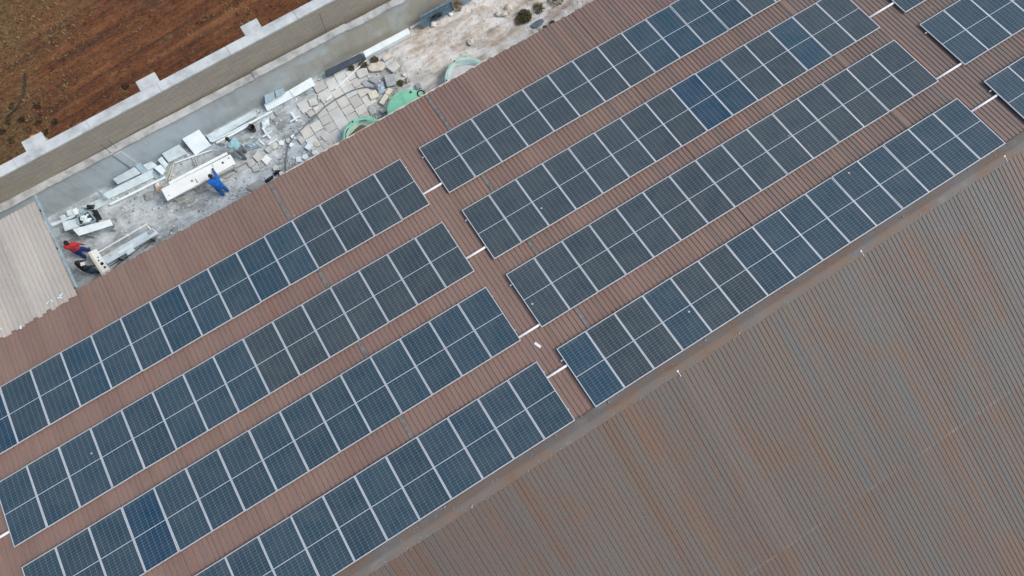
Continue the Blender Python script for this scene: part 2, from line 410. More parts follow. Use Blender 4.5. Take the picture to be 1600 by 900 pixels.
def yard_z(x, y):
    k = min(1, max(0, (x - 1) / 4))
    a = noise.noise(Vector((x * .6, y * .6, 1))) * .05 + noise.noise(Vector((x * 2.3, y * 2.3, 4))) * .035 + noise.noise(Vector((x * 6, y * 6, 9))) * .02
    return -.06 + a * (.35 + .65 * k)
grid('yard_ground', -24, 30, 1.2, 8.0, 360, 60, yard_z, M['ground'])
def field_z(x, y):
    xr = x * math.cos(R_(4)) + y * math.sin(R_(4)); yr = -x * math.sin(R_(4)) + y * math.cos(R_(4))
    ph = yr * 2 * math.pi / .46 + noise.noise(Vector((x * .3, y * .3, 0))) * 2.2
    amp = .07 * (.5 + .8 * abs(noise.noise(Vector((x * .25, y * .25, 6)))))
    if y < 9.6: amp *= max(.2, (y - 8.4) / 1.2)
    return .25 + amp * math.sin(ph) + noise.noise(Vector((x * 3, y * 3, 2))) * .06 + noise.noise(Vector((x * 8, y * 8, 3))) * .035
grid('field', -26, 10, 8.42, 28, 340, 280, field_z, M['field'])
mb = MB(); mb.quadmesh([(-900, -900, -.4), (900, -900, -.4), (900, 900, -.4), (-900, 900, -.4)], [(0, 1, 2, 3)])
tag(mb.build('terrain', plain('far_earth', (.22, .14, .09), .95, .2, .05)), kind='structure')

# ------------------------------------------------------------------ boundary walls
x0, x1 = -26, 32
bw = empty('boundary_wall', 'tall tan stone boundary wall with pale coping and piers beside the red field', 'wall', (0, 8.2, 0))
def W(mbd, name, mat, par, bevel=0):
    o = mbd.build(name, mat, par, bevel); o.location = -Vector(par.location); return o
mb = MB(); mb.box(x0, x1, 8.055, 8.37, -.4, 3.78); W(mb, 'wall_body', M['stonewall'], bw)
mb = MB()
xs = x0
while xs < x1:                                   # coping stones with fine joints
    l = 3.1; mb.box(xs, min(xs + l - .008, x1), 8.01, 8.44, 3.783, 3.9 + random.uniform(-.006, .006)); xs += l
W(mb, 'coping', M['coping'], bw, .012)
for px, py in ((52, 221), (234, 134), (401, 57)):
    p = G(px, py, 3.9); w = .37 if px < 380 else .33
    mb = MB(); mb.box(p.x - w, p.x + w, 8.372, 8.8, -.4, 3.76); W(mb, 'pier', M['coping'], bw)
    mb = MB(); mb.box(p.x - w - .05, p.x + w + .05, 8.442, 8.9, 3.763, 3.895); W(mb, 'pier_cap', M['coping'], bw, .012)
yw = empty('yard_wall', 'low stained plaster yard wall with narrow grey cap below the tall stone wall', 'wall', (0, 7.7, 0))
def wy(x): return 7.66 - .013 * (x + 6)          # the low wall runs a touch out of parallel
for a, b, zc in ((x0, -10.55, 2.18), (-10.55, -4.0, 2.2), (-4.0, .55, 2.24), (.55, x1, 2.16)):
    n = max(2, int((b - a) / .5)); mbb = MB(); mbc = MB(); pts = [a + (b - a) * i / n for i in range(n + 1)]
    for i in range(n):
        p, q = pts[i], pts[i + 1]; pf, qf = wy(p), wy(q)
        mbb.hexa([(p, pf, -.4), (q, qf, -.4), (q, qf + .2, -.4), (p, pf + .2, -.4)], [(p, pf, zc - .1), (q, qf, zc - .1), (q, qf + .2, zc - .1), (p, pf + .2, zc - .1)])
        j1, j2 = (random.uniform(-.014, .014) for _ in range(2)); j3 = random.uniform(-.008, .01)
        mbc.hexa([(p + .002, pf - .055 + j1, zc - .098), (q - .002, qf - .055 + j2, zc - .098), (q - .002, qf + .27, zc - .098), (p + .002, pf + .27, zc - .098)],
                 [(p + .002, pf - .055 + j1, zc + j3), (q - .002, qf - .055 + j2, zc + j3), (q - .002, qf + .27, zc + j3), (p + .002, pf + .27, zc + j3)])
    W(mbb, 'wall_panel', M['plaster'], yw); W(mbc, 'wall_cap', M['wallcap'], yw)
for x in (-10.55,):
    mb = MB(); mb.box(x - .17, x + .17, wy(x) - .07, wy(x) + .21, -.4, 2.02); W(mb, 'pilaster', M['plaster'], yw)
# rebars left standing out of the low wall's posts
for i, (x, y, h, lab) in enumerate(((-10.72, 7.72, 3.05, 'thin rusty rebar standing beside the leftmost wall post'), (-10.4, 7.78, 2.95, 'short dark rebar just right of the rusty one on the wall post'),
                           (-.35, 7.86, 3.7, 'lone tall dark rod standing against the stone wall near the top'))):
    mb = MB(); mb.tube([(x, y, 1.9), (x + .02, y + .03, (1.9 + h) / 2), (x + .05, y + .02, h)], .011, 6); put(mb, 'steel_rebar', M['dark_steel'], lab, 'rebar', 'rebars on the yard wall')

# ------------------------------------------------------------------ the warehouse and its corrugated roof
def corrugated(name, xa, xb, ya, yb, mat, parent, depth=.021, dy=1.6, zoff=0.0, jag=.012):
    """ribbed sheet in local x (along eave), y; broad pans and narrow valleys"""
    prof = [(0, 0), (.66, 0), (.75, -depth), (.84, -depth), (.93, 0)]
    i0, i1 = int(round(xa / RIB)), int(round(xb / RIB)); ny = max(1, int(abs(yb - ya) / dy)); vs = []; fs = []
    cols = []
    for i in range(i0, i1):
        e = random.uniform(-jag, jag) if i % 5 else random.uniform(-2 * jag, 2 * jag); w = random.uniform(-.004, .004)
        for u, z in prof: cols.append((i * RIB + u * RIB, z + w * (1 if z == 0 else 0), e))
    n = len(cols)
    for j in range(ny + 1):
        y = ya + (yb - ya) * j / ny
        for x, z, e in cols:
            wob = .006 * noise.noise(Vector((x * .7, y * .9, 3)))
            vs.append((x, y + (e if j == 0 else 0), z + zoff + wob))
    for j in range(ny):
        for k in range(n - 1):
            a = j * n + k; fs.append((a, a + 1, a + n + 1, a + n) if yb > ya else (a, a + n, a + n + 1, a + 1))
    mb = MB(); mb.quadmesh(vs, fs)
    return mb.build(name, mat, parent)
wh = empty('warehouse', 'long warehouse with brown ribbed metal roof carrying the solar panels', 'building', (0, 0, 0))
SHEET = -.118
YR = 12.0                                        # ridge, in plane coordinates
near = roofm(0, 0, SHEET)
o = corrugated('roof_sheet', -27, 33, 2.05, -YR, M['roof_near'], wh, jag=.02); o.matrix_world = near; o.parent = wh
o['label'] = 'brown roof slope under the solar panels'
ridge = near @ Vector((0, -YR, 0))
a2 = PITCH
far = Matrix(((1, 0, 0, 0), (0, -math.cos(a2), -math.sin(a2), ridge.y), (0, -math.sin(a2), math.cos(a2), ridge.z), (0, 0, 0, 1)))
far = Matrix(((1, 0, 0, 0), (0, math.cos(a2), -math.sin(a2), ridge.y), (0, math.sin(a2), math.cos(a2), ridge.z), (0, 0, 0, 1)))
# local -y runs down the far slope
o = corrugated('roof_sheet', -27, 33, -7.35, -.02, M['roof_far'], wh, depth=.0155); o.matrix_world = far; o['label'] = 'weathered grey brown roof slope without panels'
o = corrugated('roof_sheet', -27, 33, -17.5, -7.2, M['roof_far'], wh, depth=.0155, zoff=-.012); o.matrix_world = far; o['label'] = 'lower course of weathered roof sheets beyond the lap'
# grey lap strips that run down the near slope
for x in (-5.45, 1.42, 8.3, 15.2, -12.3):
    mb = MB(); w = .068
    n = 14
    for j in range(n):
        ya, yb = 2.0 - 13.7 * j / n, 2.0 - 13.7 * (j + 1) / n + .003
        mb.box(x - w, x + w, min(ya, yb), max(ya, yb), .007, .013 + .002 * (j % 2))
    o = mb.build('lap_strip', M['lap'] if abs(x) < 6 else M['roof_near'], wh); o.matrix_world = near
# ridge cap: a folded flashing, dusty, over both slopes
mb = MB(); prof = [(-.34, .006), (-.30, .02), (-.02, .035), (.03, .035), (.235, .016), (.255, .012)]
nx = 700; vs = []; fs = []
for i in range(nx + 1):
    x = -27 + 60 * i / nx
    for k, (d, z) in enumerate(prof):
        w = noise.noise(Vector((x * .9, k * 3.1, 0))) * .014 + noise.noise(Vector((x * 4, k * 3.1, 5))) * (.03 if k in (0, 5) else .006)
        if d < 0: p = near @ Vector((x, -(YR + d) + w, z + .01 + w * .3))
        else: p = far @ Vector((x, -d + w, z + .01 + w * .3))
        vs.append(p)
m = len(prof)
for i in range(nx):
    for k in range(m - 1): a = i * m + k; fs.append((a, a + m, a + m + 1, a + 1))
mb.quadmesh(vs, fs); o = mb.build('ridge_cap', M['cap'], wh)
# eave gutter, walls
mb = MB()
for a, b in ((-4.75, 1.0), (1.02, 5.4)):
    pa, pb = near @ Vector((a, 2.075, -.075)), near @ Vector((b, 2.075, -.075))
    mb.bar(pa, pb, .09, .05)
W(mb, 'gutter_edge', M['cream'], wh)
mb = MB(); ez = (near @ Vector((0, 1.7, 0))).z - .12
mb.box(-26.5, 32.5, .95, 1.15, -.4, ez); mb.box(-26.5, 32.5, -24.6, -24.4, -.4, 4.6)
W(mb, 'wall', M['concrete'], wh)

# gravel chips and lime that have collected on the ridge
mb = MB()
for _ in range(750):
    x = random.uniform(-13, 20); t = random.random()
    if noise.noise(Vector((x * .8, 5, 0))) < -.1 and random.random() < .7: continue
    r = random.uniform(.008, .024) * (2.2 if random.random() < .06 else 1)
    c = near @ Vector((x, -(YR - random.uniform(.02, .32)), .045)) if t < .5 else far @ Vector((x, -abs(random.gauss(.2, .05)), .03))
    a = random.uniform(0, 3); vs = []
    for k in range(4): vs.append(c + Vector((math.cos(a + k * 1.57) * r * random.uniform(.6, 1.4), math.sin(a + k * 1.57) * r, -.004)))
    mb.hexa(vs, [c + (v - c) * .6 + Vector((0, 0, r * .9)) for v in vs])
tag(mb.build('ridge_grit', plain('pale_grit', (.36, .33, .28), .9, .35, 20)), kind='stuff', label='pale grit and chips lying along the dusty ridge flashing', cat='grit')

# ------------------------------------------------------------------ solar panels
PX, PL = 1.15, 2.304
ROWY = [0, 3.1789, 6.1979, 9.4056]
OFF = {('left', 1): -18.0522, ('left', 2): -18.0236, ('left', 3): -17.9902, ('left', 4): -17.9448,
       ('middle', 1): 0, ('middle', 2): .0261, ('middle', 3): .0657, ('middle', 4): .076,
       ('right', 1): 18.47, ('right', 2): 18.4958, ('right', 3): 18.5398, ('right', 4): 18.5608}
ORD = 'first second third fourth fifth sixth seventh eighth ninth tenth eleventh twelfth thirteenth fourteenth fifteenth'.split()
ROWN = ['row nearest eave', 'second row from eave', 'third row from eave', 'row nearest ridge']
SLATE = (.034, .052, .062); STEEL = (.022, .052, .075); BLUE = (.014, .050, .080); DEEP = (.004, .039, .080)
HUE = {}
def hue(b, r, i):
    sp = {('left', 3, 3): 'deep', ('left', 1, 6): 'blue', ('left', 1, 3): 'blue', ('left', 1, 0): 'deep', ('left', 1, 10): 'steel', ('left', 1, 7): 'steel', ('left', 1, 8): 'steel', ('left', 1, 9): 'blue',
          ('middle', 2, 8): 'deep', ('middle', 2, 9): 'blue', ('middle', 2, 12): 'blue', ('middle', 1, 9): 'blue', ('middle', 1, 10): 'steel', ('middle', 1, 11): 'steel', ('middle', 1, 8): 'steel',
          ('middle', 4, 0): 'blue', ('middle', 4, 3): 'steel'}
    if (b, r, i) in sp: return sp[(b, r, i)]
    if b == 'middle' and r == 4 and i >= 6: return 'steel'
    if b == 'left' and (r >= 3 or i < 8) and r != 1: return 'steel'  # left block bluer: sky reflection put into its panel colour
    if b == 'left' and r == 1 and i < 8: return 'steel'
    if b == 'right': return 'steel'
    return 'slate'
COL = {'deep': DEEP, 'blue': BLUE, 'steel': STEEL, 'slate': SLATE}
ADJ = {'deep': 'deep blue', 'blue': 'bluish', 'steel': 'blue grey', 'slate': 'slate grey'}
def make_panel():
    w, l, t, fr = 1.139, PL, .035, .027
    root = empty('solar_panel', 'x', 'solar panel')
    mb = MB()
    mb.box(-w / 2, w / 2, -l / 2, -l / 2 + fr, -t, 0); mb.box(-w / 2, w / 2, l / 2 - fr, l / 2, -t, 0)
    mb.box(-w / 2, -w / 2 + fr, -l / 2 + fr, l / 2 - fr, -t, -.0004); mb.box(w / 2 - fr, w / 2, -l / 2 + fr, l / 2 - fr, -t, -.0004)
    mb.build('frame', M['alu'], root)
    mb = MB(); mb.box(-w / 2 + fr, w / 2 - fr, -l / 2 + fr, l / 2 - fr, -.012, -.004); mb.build('glass', M['cells'], root)
    mb = MB(); mb.box(-w / 2 + fr, w / 2 - fr, -.011, .011, -.0038, -.0028); mb.build('centre_strip', M['midline'], root)
    mb = MB(); mb.box(-.11, .11, -.05, .05, -.032, -.0125); mb.build('junction_box', M['black'], root)
    return root
proto = None; proto_kids = []
def inview(x, y):
    P = roofm(x, -0, 0); p = Vector((x, -CS * y, Z0 + SN * y)) - CW
    z = p.dot(RW[2]); return -60 < 800 + FOC * p.dot(RW[0]) / z < 1660 and -60 < 450 + FOC * p.dot(RW[1]) / z < 960
for (blk, r), off in OFF.items():
    n = 15 if blk != 'right' else 4
    for i in range(n):
        xa, ya = off + i * PX, ROWY[r - 1]
        if not any(inview(xa + du, ya + dv) for du in (0, .57, PX) for dv in (0, 1.15, PL)): continue
        if proto is None:
            proto = make_panel(); proto_kids = list(proto.children); root, kids = proto, proto_kids
        else:
            root = proto.copy(); col.objects.link(root); kids = []
            for k in proto_kids:
                c = k.copy(); col.objects.link(c); c.parent = root; kids.append(c)
        root.matrix_world = roofm(xa + PX / 2, ya + PL / 2, random.uniform(-.003, .003)) @ Matrix.Rotation(random.gauss(0, .0012), 4, 'Z') @ Matrix.Rotation(random.gauss(0, .007), 4, 'X') @ Matrix.Rotation(random.gauss(0, .007), 4, 'Y')
        hn = hue(blk, r, i); c = COL[hn]; j = random.uniform(.9, 1.12)
        for k in kids: k.color = (c[0] * j, c[1] * j, c[2] * j, 1)
        if blk == 'left': where = f'{ORD[14 - i]} from walkway, {ROWN[r-1]}, left block'
        elif blk == 'middle': where = f'{ORD[i]} from left end, {ROWN[r-1]}, middle block'
        else: where = f'{ORD[i]} from walkway, {ROWN[r-1]}, far right block'
        root['label'] = f'{ADJ[hn]} solar panel {where}'; root['group'] = 'solar panels on the brown roof'
# mounting rails: two under every row
for (blk, r), off in OFF.items():
    n = 15 if blk != 'right' else 4
    for q, (dv, up) in enumerate(((.42, 'upper'), (PL - .42, 'lower'))):
        if blk == 'right' and r == 1: continue
        y = ROWY[r - 1] + dv
        xa, xb = off - (.10 if q == 0 else -.03), off + n * PX + .03
        mb = MB(); mb.box(0, xb - xa, -.02, .02, -.082, -.040)
        o = mb.build('mounting_rail', M['rail']); o.matrix_world = roofm(xa, y, 0)
        side = 'eave side' if q == 0 else 'ridge side'
        tag(o, f'aluminium rail under the {side} of the {ROWN[r-1]}, {blk} block', 'rail', 'rails under the solar panels')
# white conduits that bridge the walkways
for y, xa, xb, lab in ((1.77, -1.05, .25, 'white pipe bridging the lower walkway nearest the eave'), (4.88, -1.05, .3, 'white pipe bridging the lower walkway, second from the eave'),
                       (8.36, -1.0, .35, 'white pipe bridging the lower walkway, third from the eave'), (10.04, -.95, .35, 'white pipe bridging the lower walkway beside the ridge'),
                       (4.86, 17.2, 18.75, 'white pipe bridging the upper walkway nearest the top edge'), (8.365, 17.2, 18.8, 'white pipe in the middle of the upper walkway'),
                       (10.08, 17.2, 18.85, 'white pipe bridging the upper walkway beside the ridge'), (4.89, -19.2, -17.8, 'white pipe entering the left block at the left picture edge')):
    mb = MB(); mb.tube([(0, 0, 0), ((xb - xa) / 2, 0, .004), (xb - xa, 0, 0)], .045, 10)
    o = mb.build('conduit_pipe', M['pvc'], None, 0, True); o.matrix_world = roofm(xa, y, -.068); tag(o, lab, 'pipe', 'white conduits across the roof walkways')
# small scraps on the roof
mb = MB(); mb.box(-.05, .05, -.13, .13, 0, .03); o = mb.build('paper_scrap', M['white_cloth'], None, .008)
o.matrix_world = roofm(-.36, 8.92, SHEET + .002) @ Matrix.Rotation(.35, 4, 'Z'); tag(o, 'small pale scrap lying on the walkway near the third white pipe', 'scrap')

# white clips on the ridge edge
for x, d, lab in ((3.0, .3, 'white wire clip on the ridge edge below the middle of the lowest row'), (17.0, .2, 'white wire clip at the ridge near the right picture edge'), (10.6, .26, 'white clip at the ridge edge below the right half of the lowest row')):
    mb = MB(); mb.tube([(0, .12, .03), (0, .0, .05), (.01, -.1, .03)], .012, 6); mb.box(-.03, .03, .09, .14, .0, .05)
    o = mb.build('wire_clip', M['white_cloth']); o.matrix_world = far @ Matrix.Translation((x, -d + .05, .0)); tag(o, lab, 'clip', 'white clips on the ridge')

# ------------------------------------------------------------------ pale shed roof at the left
sh = empty('open_shed', 'open shed with pale weathered ribbed roof beside the marble workers', 'shed', (-17, 4, 0))
zt, zb, yt, yb = 5.12, 4.45, 1.72, 6.12
sl = math.atan2(zt - zb, yb - yt); Ls = math.hypot(zt - zb, yb - yt)
shm = Matrix.Translation((0, yt, zt)) @ Matrix.Rotation(-sl, 4, 'X')
o = corrugated('roof_sheet', -26, -13.36, 0, Ls, M['shed_roof'], sh, depth=.034, jag=.05); o.matrix_basis = Matrix.Translation(-Vector(sh.location)) @ shm
mb = MB(); mb.bar((-13.3, yt + .3, zt - .045 ), (-13.3, yb + .22, zb - .06), .06, .1); W(mb, 'edge_beam', plain('grey_green_beam', (.3, .39, .42), .6, .15, 5), sh)
mb = MB()
for y in (2.1, 3.9, 5.7): z = zt - (y - yt) * (zt - zb) / (yb - yt) - .11; mb.bar((-26, y, z), (-13.36, y, z), .06, .08)
W(mb, 'purlin', M['dark_steel'], sh)
for x in (-16.2, -20.5, -25.2):
    for y in (2.2, 5.9):
        mb = MB(); mb.box(x - .05, x + .05, y - .05, y + .05, -.3, zt - (y - yt) * (zt - zb) / (yb - yt) - .15); W(mb, 'post', M['dark_steel'], sh)
# foil scraps on the join of the two roofs
for px, py, a, l, lab in ((76, 473, .6, .17, 'small foil scrap leftmost of the group on the roof join'), (82, 470, 1.9, .15, 'small foil scrap between two others on the roof join'), (95, 466, -.5, .22, 'long foil scrap lying on the roof join'),
                       (97, 461, .5, .2, 'topmost foil scrap on the roof join near the yard'), (33, 511, 1.4, .18, 'lone bright foil scrap at the left on the brown roof'), (3, 514, 2.2, .16, 'foil scrap at the left picture edge on the roof join')):
    p = G(px, py, 5.12); mb = MB(); vs = [(-l * .4, -.02, 0), (l * .4, -.03, .02), (l * .4, .025, .0), (-l * .4, .03, .03)]
    mb.slab(vs, .012); o = mb.build('foil_scrap', M['marble_dusty']); o.matrix_world = Matrix.Translation((p.x, p.y, 5.17 if p.y > 1.9 else 5.14)) @ Matrix.Rotation(a, 4, 'Z') @ Matrix.Rotation(-.2, 4, 'X'); o.name = 'foil_scrap'; tag(o, lab, 'scrap', 'foil scraps on the roof join')

# ------------------------------------------------------------------ yard: slabs, benches and stone
def quad(px, zs):
    if not isinstance(zs, (list, tuple)): zs = [zs] * len(px)
    return [G(x, y, z) for (x, y), z in zip(px, zs)]
def slab(name, mat, label, cat, px, zs, t=.03, group=None, bevel=.006):
    mb = MB(); mb.slab(quad(px, zs), t); return put(mb, name, mat, label, cat, group, bevel)
LEAN = 'marble slabs leaning on the yard wall'
def lean(mat, label, px, ztop, zb=.06, t=.03):
    ztop = zb + (ztop - zb) * .5
    return slab('marble_slab', mat, label, 'slab', px, [ztop, ztop, zb, zb], t, LEAN)
lean(M['marble'], 'largest pale square slab leaning on the yard wall above the workbench', [(284.5, 217), (311, 202.5), (330, 227.5), (305, 242.5)], 1.15)
lean(M['marble_dusty'], 'smaller dusty slab leaning left of the largest square slab', [(253, 240.5), (279.5, 226), (293, 239.5), (263.5, 254)], .95)
lean(M['marble_dusty'], 'narrow dusty slab tucked left of the smaller square slab', [(246.5, 250), (252.5, 244.5), (263, 257), (258, 264)], .75)
lean(M['marble_dusty'], 'long low pale slab leaning behind the white strip at the left', [(160, 303.5), (238, 264), (246, 275), (169, 311.5)], .5)
lean(M['marble_dusty'], 'dusty slab leaning on the wall above the long low slab', [(176.5, 280), (210.5, 261), (220, 271), (183.6, 288)], .95, .3)
lean(M['marble_blue'], 'bluish narrow slab leaning between two dusty slabs', [(210, 258), (219, 254), (231, 268), (222, 272)], .9, .3)
lean(M['marble_dusty'], 'small pale slab leaning above the right end of the long low slab', [(223, 258), (236, 252.5), (246, 259), (231, 267)], .8, .35)
slab('marble_block', M['marble'], 'pale capping block at the right end of the long low slab', 'block', [(240, 262), (250.5, 257), (258, 265.5), (253, 273)], .5, .1)
lean(M['marble_blue'], 'small grey slab propped at the right end of the long low slab', [(238, 269.5), (245, 265), (252, 276), (243, 280)], .4)
lean(M['marble_dusty'], 'long grey slab leaning low right of the largest square slab', [(322, 211.5), (396, 173), (402, 180), (329, 222.5)], .5)
lean(M['marble'], 'brightest white slab leaning beside the paving, left half of a pair', [(412.4, 163.3), (451, 141.3), (459, 152.3), (418, 173.7)], .55)
lean(M['marble'], 'brightest white slab leaning beside the paving, right half of a pair', [(451.6, 141), (486, 120.8), (492.7, 133), (459.6, 152)], .55)
lean(M['marble_blue'], 'blue grey slab standing behind the bright white pair', [(413, 149), (428, 142.5), (430, 155), (415, 163)], 1.0, .5)
lean(M['marble_blue'], 'second blue grey slab behind the bright white pair, further right', [(430, 143), (442, 136.5), (446, 146), (432, 154)], 1.05, .5)
lean(M['marble_dusty'], 'grey slab leaning behind the tray of broken stone', [(127, 323), (160, 309), (168, 318), (147, 329)], .55)
slab('timber_plank', M['marble_blue'], 'narrow grey plank sloping down from the wall to the grey slab', 'plank', [(146, 294.5), (149, 293.5), (169, 311), (165, 313)], [1.2, 1.2, .4, .4], .03)

def strip(label, a, b, z, w, mat='marble', h=.06, name='marble_strip'):
    pa, pb = G(*a, z), G(*b, z); mb = MB(); mb.bar(pa - Vector((0, 0, h / 2)), pb - Vector((0, 0, h / 2)), w, h)
    return put(mb, name, M[mat], label, 'strip', 'white stone strips by the wall', .006)
strip('long white strip lying in front of the long low slab', (171, 319.5), (258, 276.5), .12, .1)
strip('upper of two white strips beside the long grey slab', (331, 221.5), (390, 191), .2, .06)
strip('lower of two white strips beside the long grey slab', (338, 223), (389, 195), .14, .1)
strip('white strip running up to the bright white pair of slabs', (389, 193), (425, 173.5), .12, .09)

# big white work table with the blue worker
tb = empty('work_table', 'long trestle table under the bright white marble top', 'table', G(310, 275, 0))
zt_ = .86
top = quad([(251.5, 295.5), (261.5, 314), (368.5, 255.5), (359.5, 241)], zt_)
slab('marble_slab', M['bench_white'], 'long bright white marble slab on the table the blue worker leans over', 'slab', [(251.5, 295.5), (261.5, 314), (368.5, 255.5), (359.5, 241)], zt_, .035)
d = (top[3] - top[0]).normalized(); e = (top[1] - top[0]).normalized(); Lt = (top[3] - top[0]).length; Wt = (top[1] - top[0]).length
mb = MB()
for s in (.08, .92): mb.bar(top[0] + d * .1 + e * Wt * s - Vector((0, 0, .08)), top[0] + d * (Lt - .1) + e * Wt * s - Vector((0, 0, .08)), .06, .08)
W(mb, 'side_rail', M['timber'], tb)
for k in (.06, .36, .66, .94):
    for s in (.3, .62):
        mb = MB(); q = top[0] + d * Lt * k + e * Wt * s; mb.bar((q.x, q.y, zt_ - .125), (q.x + (.06 if s > .5 else -.06) * e.x, q.y + (.06 if s > .5 else -.06) * e.y, -.08), .05, .05); W(mb, 'leg', M['timber'], tb)
strip('narrow white offcut along the wall side of the bright table top', (264, 286.3), (355, 239), .84, .13, 'bench_white', .03)
for (px, py), r, lab in (((348, 254), .05, 'dark round disc on the right half of the bright table top'), ((357, 247), .04, 'faint grey disc at the right end of the bright table top'), ((300, 282.5), .06, 'pale grey disc in the middle of the bright table top'), ((264, 305), .03, 'tiny grey disc at the left end of the bright table top')):
    p = G(px, py, zt_ + .02); mb = MB(); mb.tube([(p.x, p.y, zt_ + .002), (p.x, p.y, zt_ + .014), (p.x, p.y, zt_ + .03)], [r, r, r * .4], 12)
    put(mb, 'grinding_disc', M['concrete'] if r != .05 else M['dark_steel'], lab, 'disc', 'discs on the bright table top')
mb = MB(); mb.tube([G(305, 279.5, zt_ + .02), G(309, 285.5, zt_ + .02)], .014, 6); put(mb, 'chisel', M['dark_steel'], 'small dark chisel on the bright table top left of the worker', 'chisel')
mb = MB(); mb.tube([G(331, 256.5, zt_ + .015), G(334, 261, zt_ + .015)], .012, 6); put(mb, 'marking_rule', M['concrete'], 'thin grey ruler under the blue worker\'s hand', 'ruler')

# left cutting table with tray of rubble
def table(name, label, px, z, mat, legmat, t=.05):
    q = quad(px, z); c = sum(q, Vector()) / 4; root = empty(name, label, 'table', (c.x, c.y, 0))
    mb = MB(); mb.slab(q, t); W(mb, 'table_top', mat, root, .006)
    for k in range(4):
        p = q[k].lerp(c, .36); mb = MB(); mb.bar((p.x, p.y, z - t - .004), (p.x, p.y, -.08), .06, .06); W(mb, 'leg', legmat, root)
    return root
table('stone_table', 'grey stone table with stains beside the worker in red', [(97, 347), (120, 341), (124, 354), (101, 361)], .7, M['marble_dusty'], M['concrete'])
table('plank_table', 'long pale table in front of the tray of broken stone', [(113, 358), (172, 342.5), (176, 352), (123, 368.5)], .78, M['marble'], M['concrete'])
tr = empty('rubble_tray', 'shallow tray full of broken white stone on the left table', 'tray', G(136, 341, .72))
q = quad([(121.5, 340.5), (138.6, 330), (150.7, 344.6), (125, 352.5)], .74)
mb = MB(); mb.slab(q, .02); W(mb, 'tray_floor', M['dark_steel'], tr)
for k in range(4):
    mb = MB(); a, b = q[k], q[(k + 1) % 4]; ext = (b - a).normalized() * .02; mb.bar(a + Vector((0, 0, .045)) + ext, b + Vector((0, 0, .045)) - ext, .03, .085); W(mb, 'tray_side', M['marble_blue'], tr)
for k in range(4):
    p = q[k].lerp(sum(q, Vector()) / 4, .2); mb = MB(); mb.bar((p.x, p.y, .715), (p.x, p.y, -.08), .05, .05); W(mb, 'leg', M['dark_steel'], tr)
nst = 0
for i in range(15):
    u, v = random.uniform(.15, .85), random.uniform(.15, .85); p = (q[0] * (1 - u) + q[1] * u) * (1 - v) + (q[3] * (1 - u) + q[2] * u) * v
    mb = MB(); a = random.uniform(0, 3); s = random.uniform(.05, .1); vs = []
    for k in range(4): vs.append(p + Vector((math.cos(a + k * 1.57) * s * (1.3 if k % 2 else .8), math.sin(a + k * 1.57) * s * (1.3 if k % 2 else .8), .004)))
    mb.hexa(vs, [p + (x - p) * .75 + Vector((0, 0, s * .9)) for x in vs]); put(mb, 'stone_chunk', M['green_pale'] if i == 7 else M['marble'], 'greenish chunk of stone in the rubble tray' if i == 7 else 'broken white chunk of stone in the rubble tray', 'stone', 'greenish chunk in the tray' if i == 7 else 'white chunks of stone in the tray', .008)
slab('timber_plank', M['marble_dusty'], 'long grey plank behind the grey stone table, touching the shed edge', 'plank', [(79, 349), (115, 335.5), (117, 338.5), (81.5, 354)], .5, .05)
slab('shade_plate', M['dark_steel'], 'dark plate in place of the shaded box side right of the rubble tray', 'plate', [(142.4, 328), (151.5, 328), (160, 343), (151.5, 345.5)], [.6, .6, .3, .3], .03)  # dark plate added where a box side lies in shade
for px, z, mat, lab in (([(103, 329), (112, 326), (115, 336), (105, 338)], .4, 'marble_dusty', 'dusty block second from left behind the grey stone table'), ([(112, 327), (119, 324.5), (122, 334), (115.5, 336.5)], .45, 'marble', 'palest block standing behind the rubble tray\'s left corner'),
                        ([(92, 338), (100.5, 334.5), (103, 340.5), (95.5, 344)], .45, 'marble_dusty', 'leftmost dusty block behind the grey stone table'), ([(122, 328), (129, 325), (132, 331), (125, 334)], .35, 'marble_blue', 'grey block just left of the black sheet')):
    slab('marble_block', M[mat], lab, 'block', px, z, z - .02, 'blocks behind the left tables', .015)
# crumpled black plastic sheet
def crumple(name, mat, label, cat, px, z0, amp, n=9, group=None, t=.0):
    q = [G(x, y, z0) for x, y in px]; vs = []; fs = []; sd = random.uniform(0, 99)
    for j in range(n + 1):
        for i in range(n + 1):
            u, v = i / n, j / n; p = (q[0] * (1 - u) + q[1] * u) * (1 - v) + (q[3] * (1 - u) + q[2] * u) * v
            e = min(u, v, 1 - u, 1 - v) * 4; e = min(1, e)
            w = noise.noise(Vector((p.x * 4, p.y * 4, sd)))
            vs.append((p.x + .05 * noise.noise(Vector((p.y * 5, p.x * 5, sd))), p.y + .05 * w, z0 - .02 + amp * e * (.6 + .9 * abs(noise.noise(Vector((p.x * 7, p.y * 7, sd)))) + .3 * w)))
    for j in range(n):
        for i in range(n): a = j * (n + 1) + i; fs.append((a, a + 1, a + n + 2, a + n + 1))
    mb = MB(); mb.quadmesh(vs, fs); o = put(mb, name, mat, label, cat, group, 0, False)
    md = o.modifiers.new('thick', 'SOLIDIFY'); md.thickness = .012; return o
crumple('plastic_sheet', M['black'], 'crumpled black plastic sheet behind the rubble tray', 'plastic sheet', [(134, 326), (136, 319.5), (147, 319.5), (146, 327.5)], .55, .14)
crumple('plastic_sheet', M['sheet_blue'], 'pale blue crumpled plastic sheet on the ground right of the worker in light blue', 'plastic sheet', [(383, 227), (404, 218), (410, 229), (385, 236)], .04, .16)
crumple('plastic_sheet', M['sheet_blue'], 'heap of blue netting at the end of the grey hose', 'netting', [(585, 133), (598, 128), (604, 143), (592, 147)], .03, .16)
crumple('card_sack', M['card'], 'torn brown card sack at the left end of the bright table', 'sack', [(240, 290), (250, 282), (254, 292), (243, 301)], .02, .12)
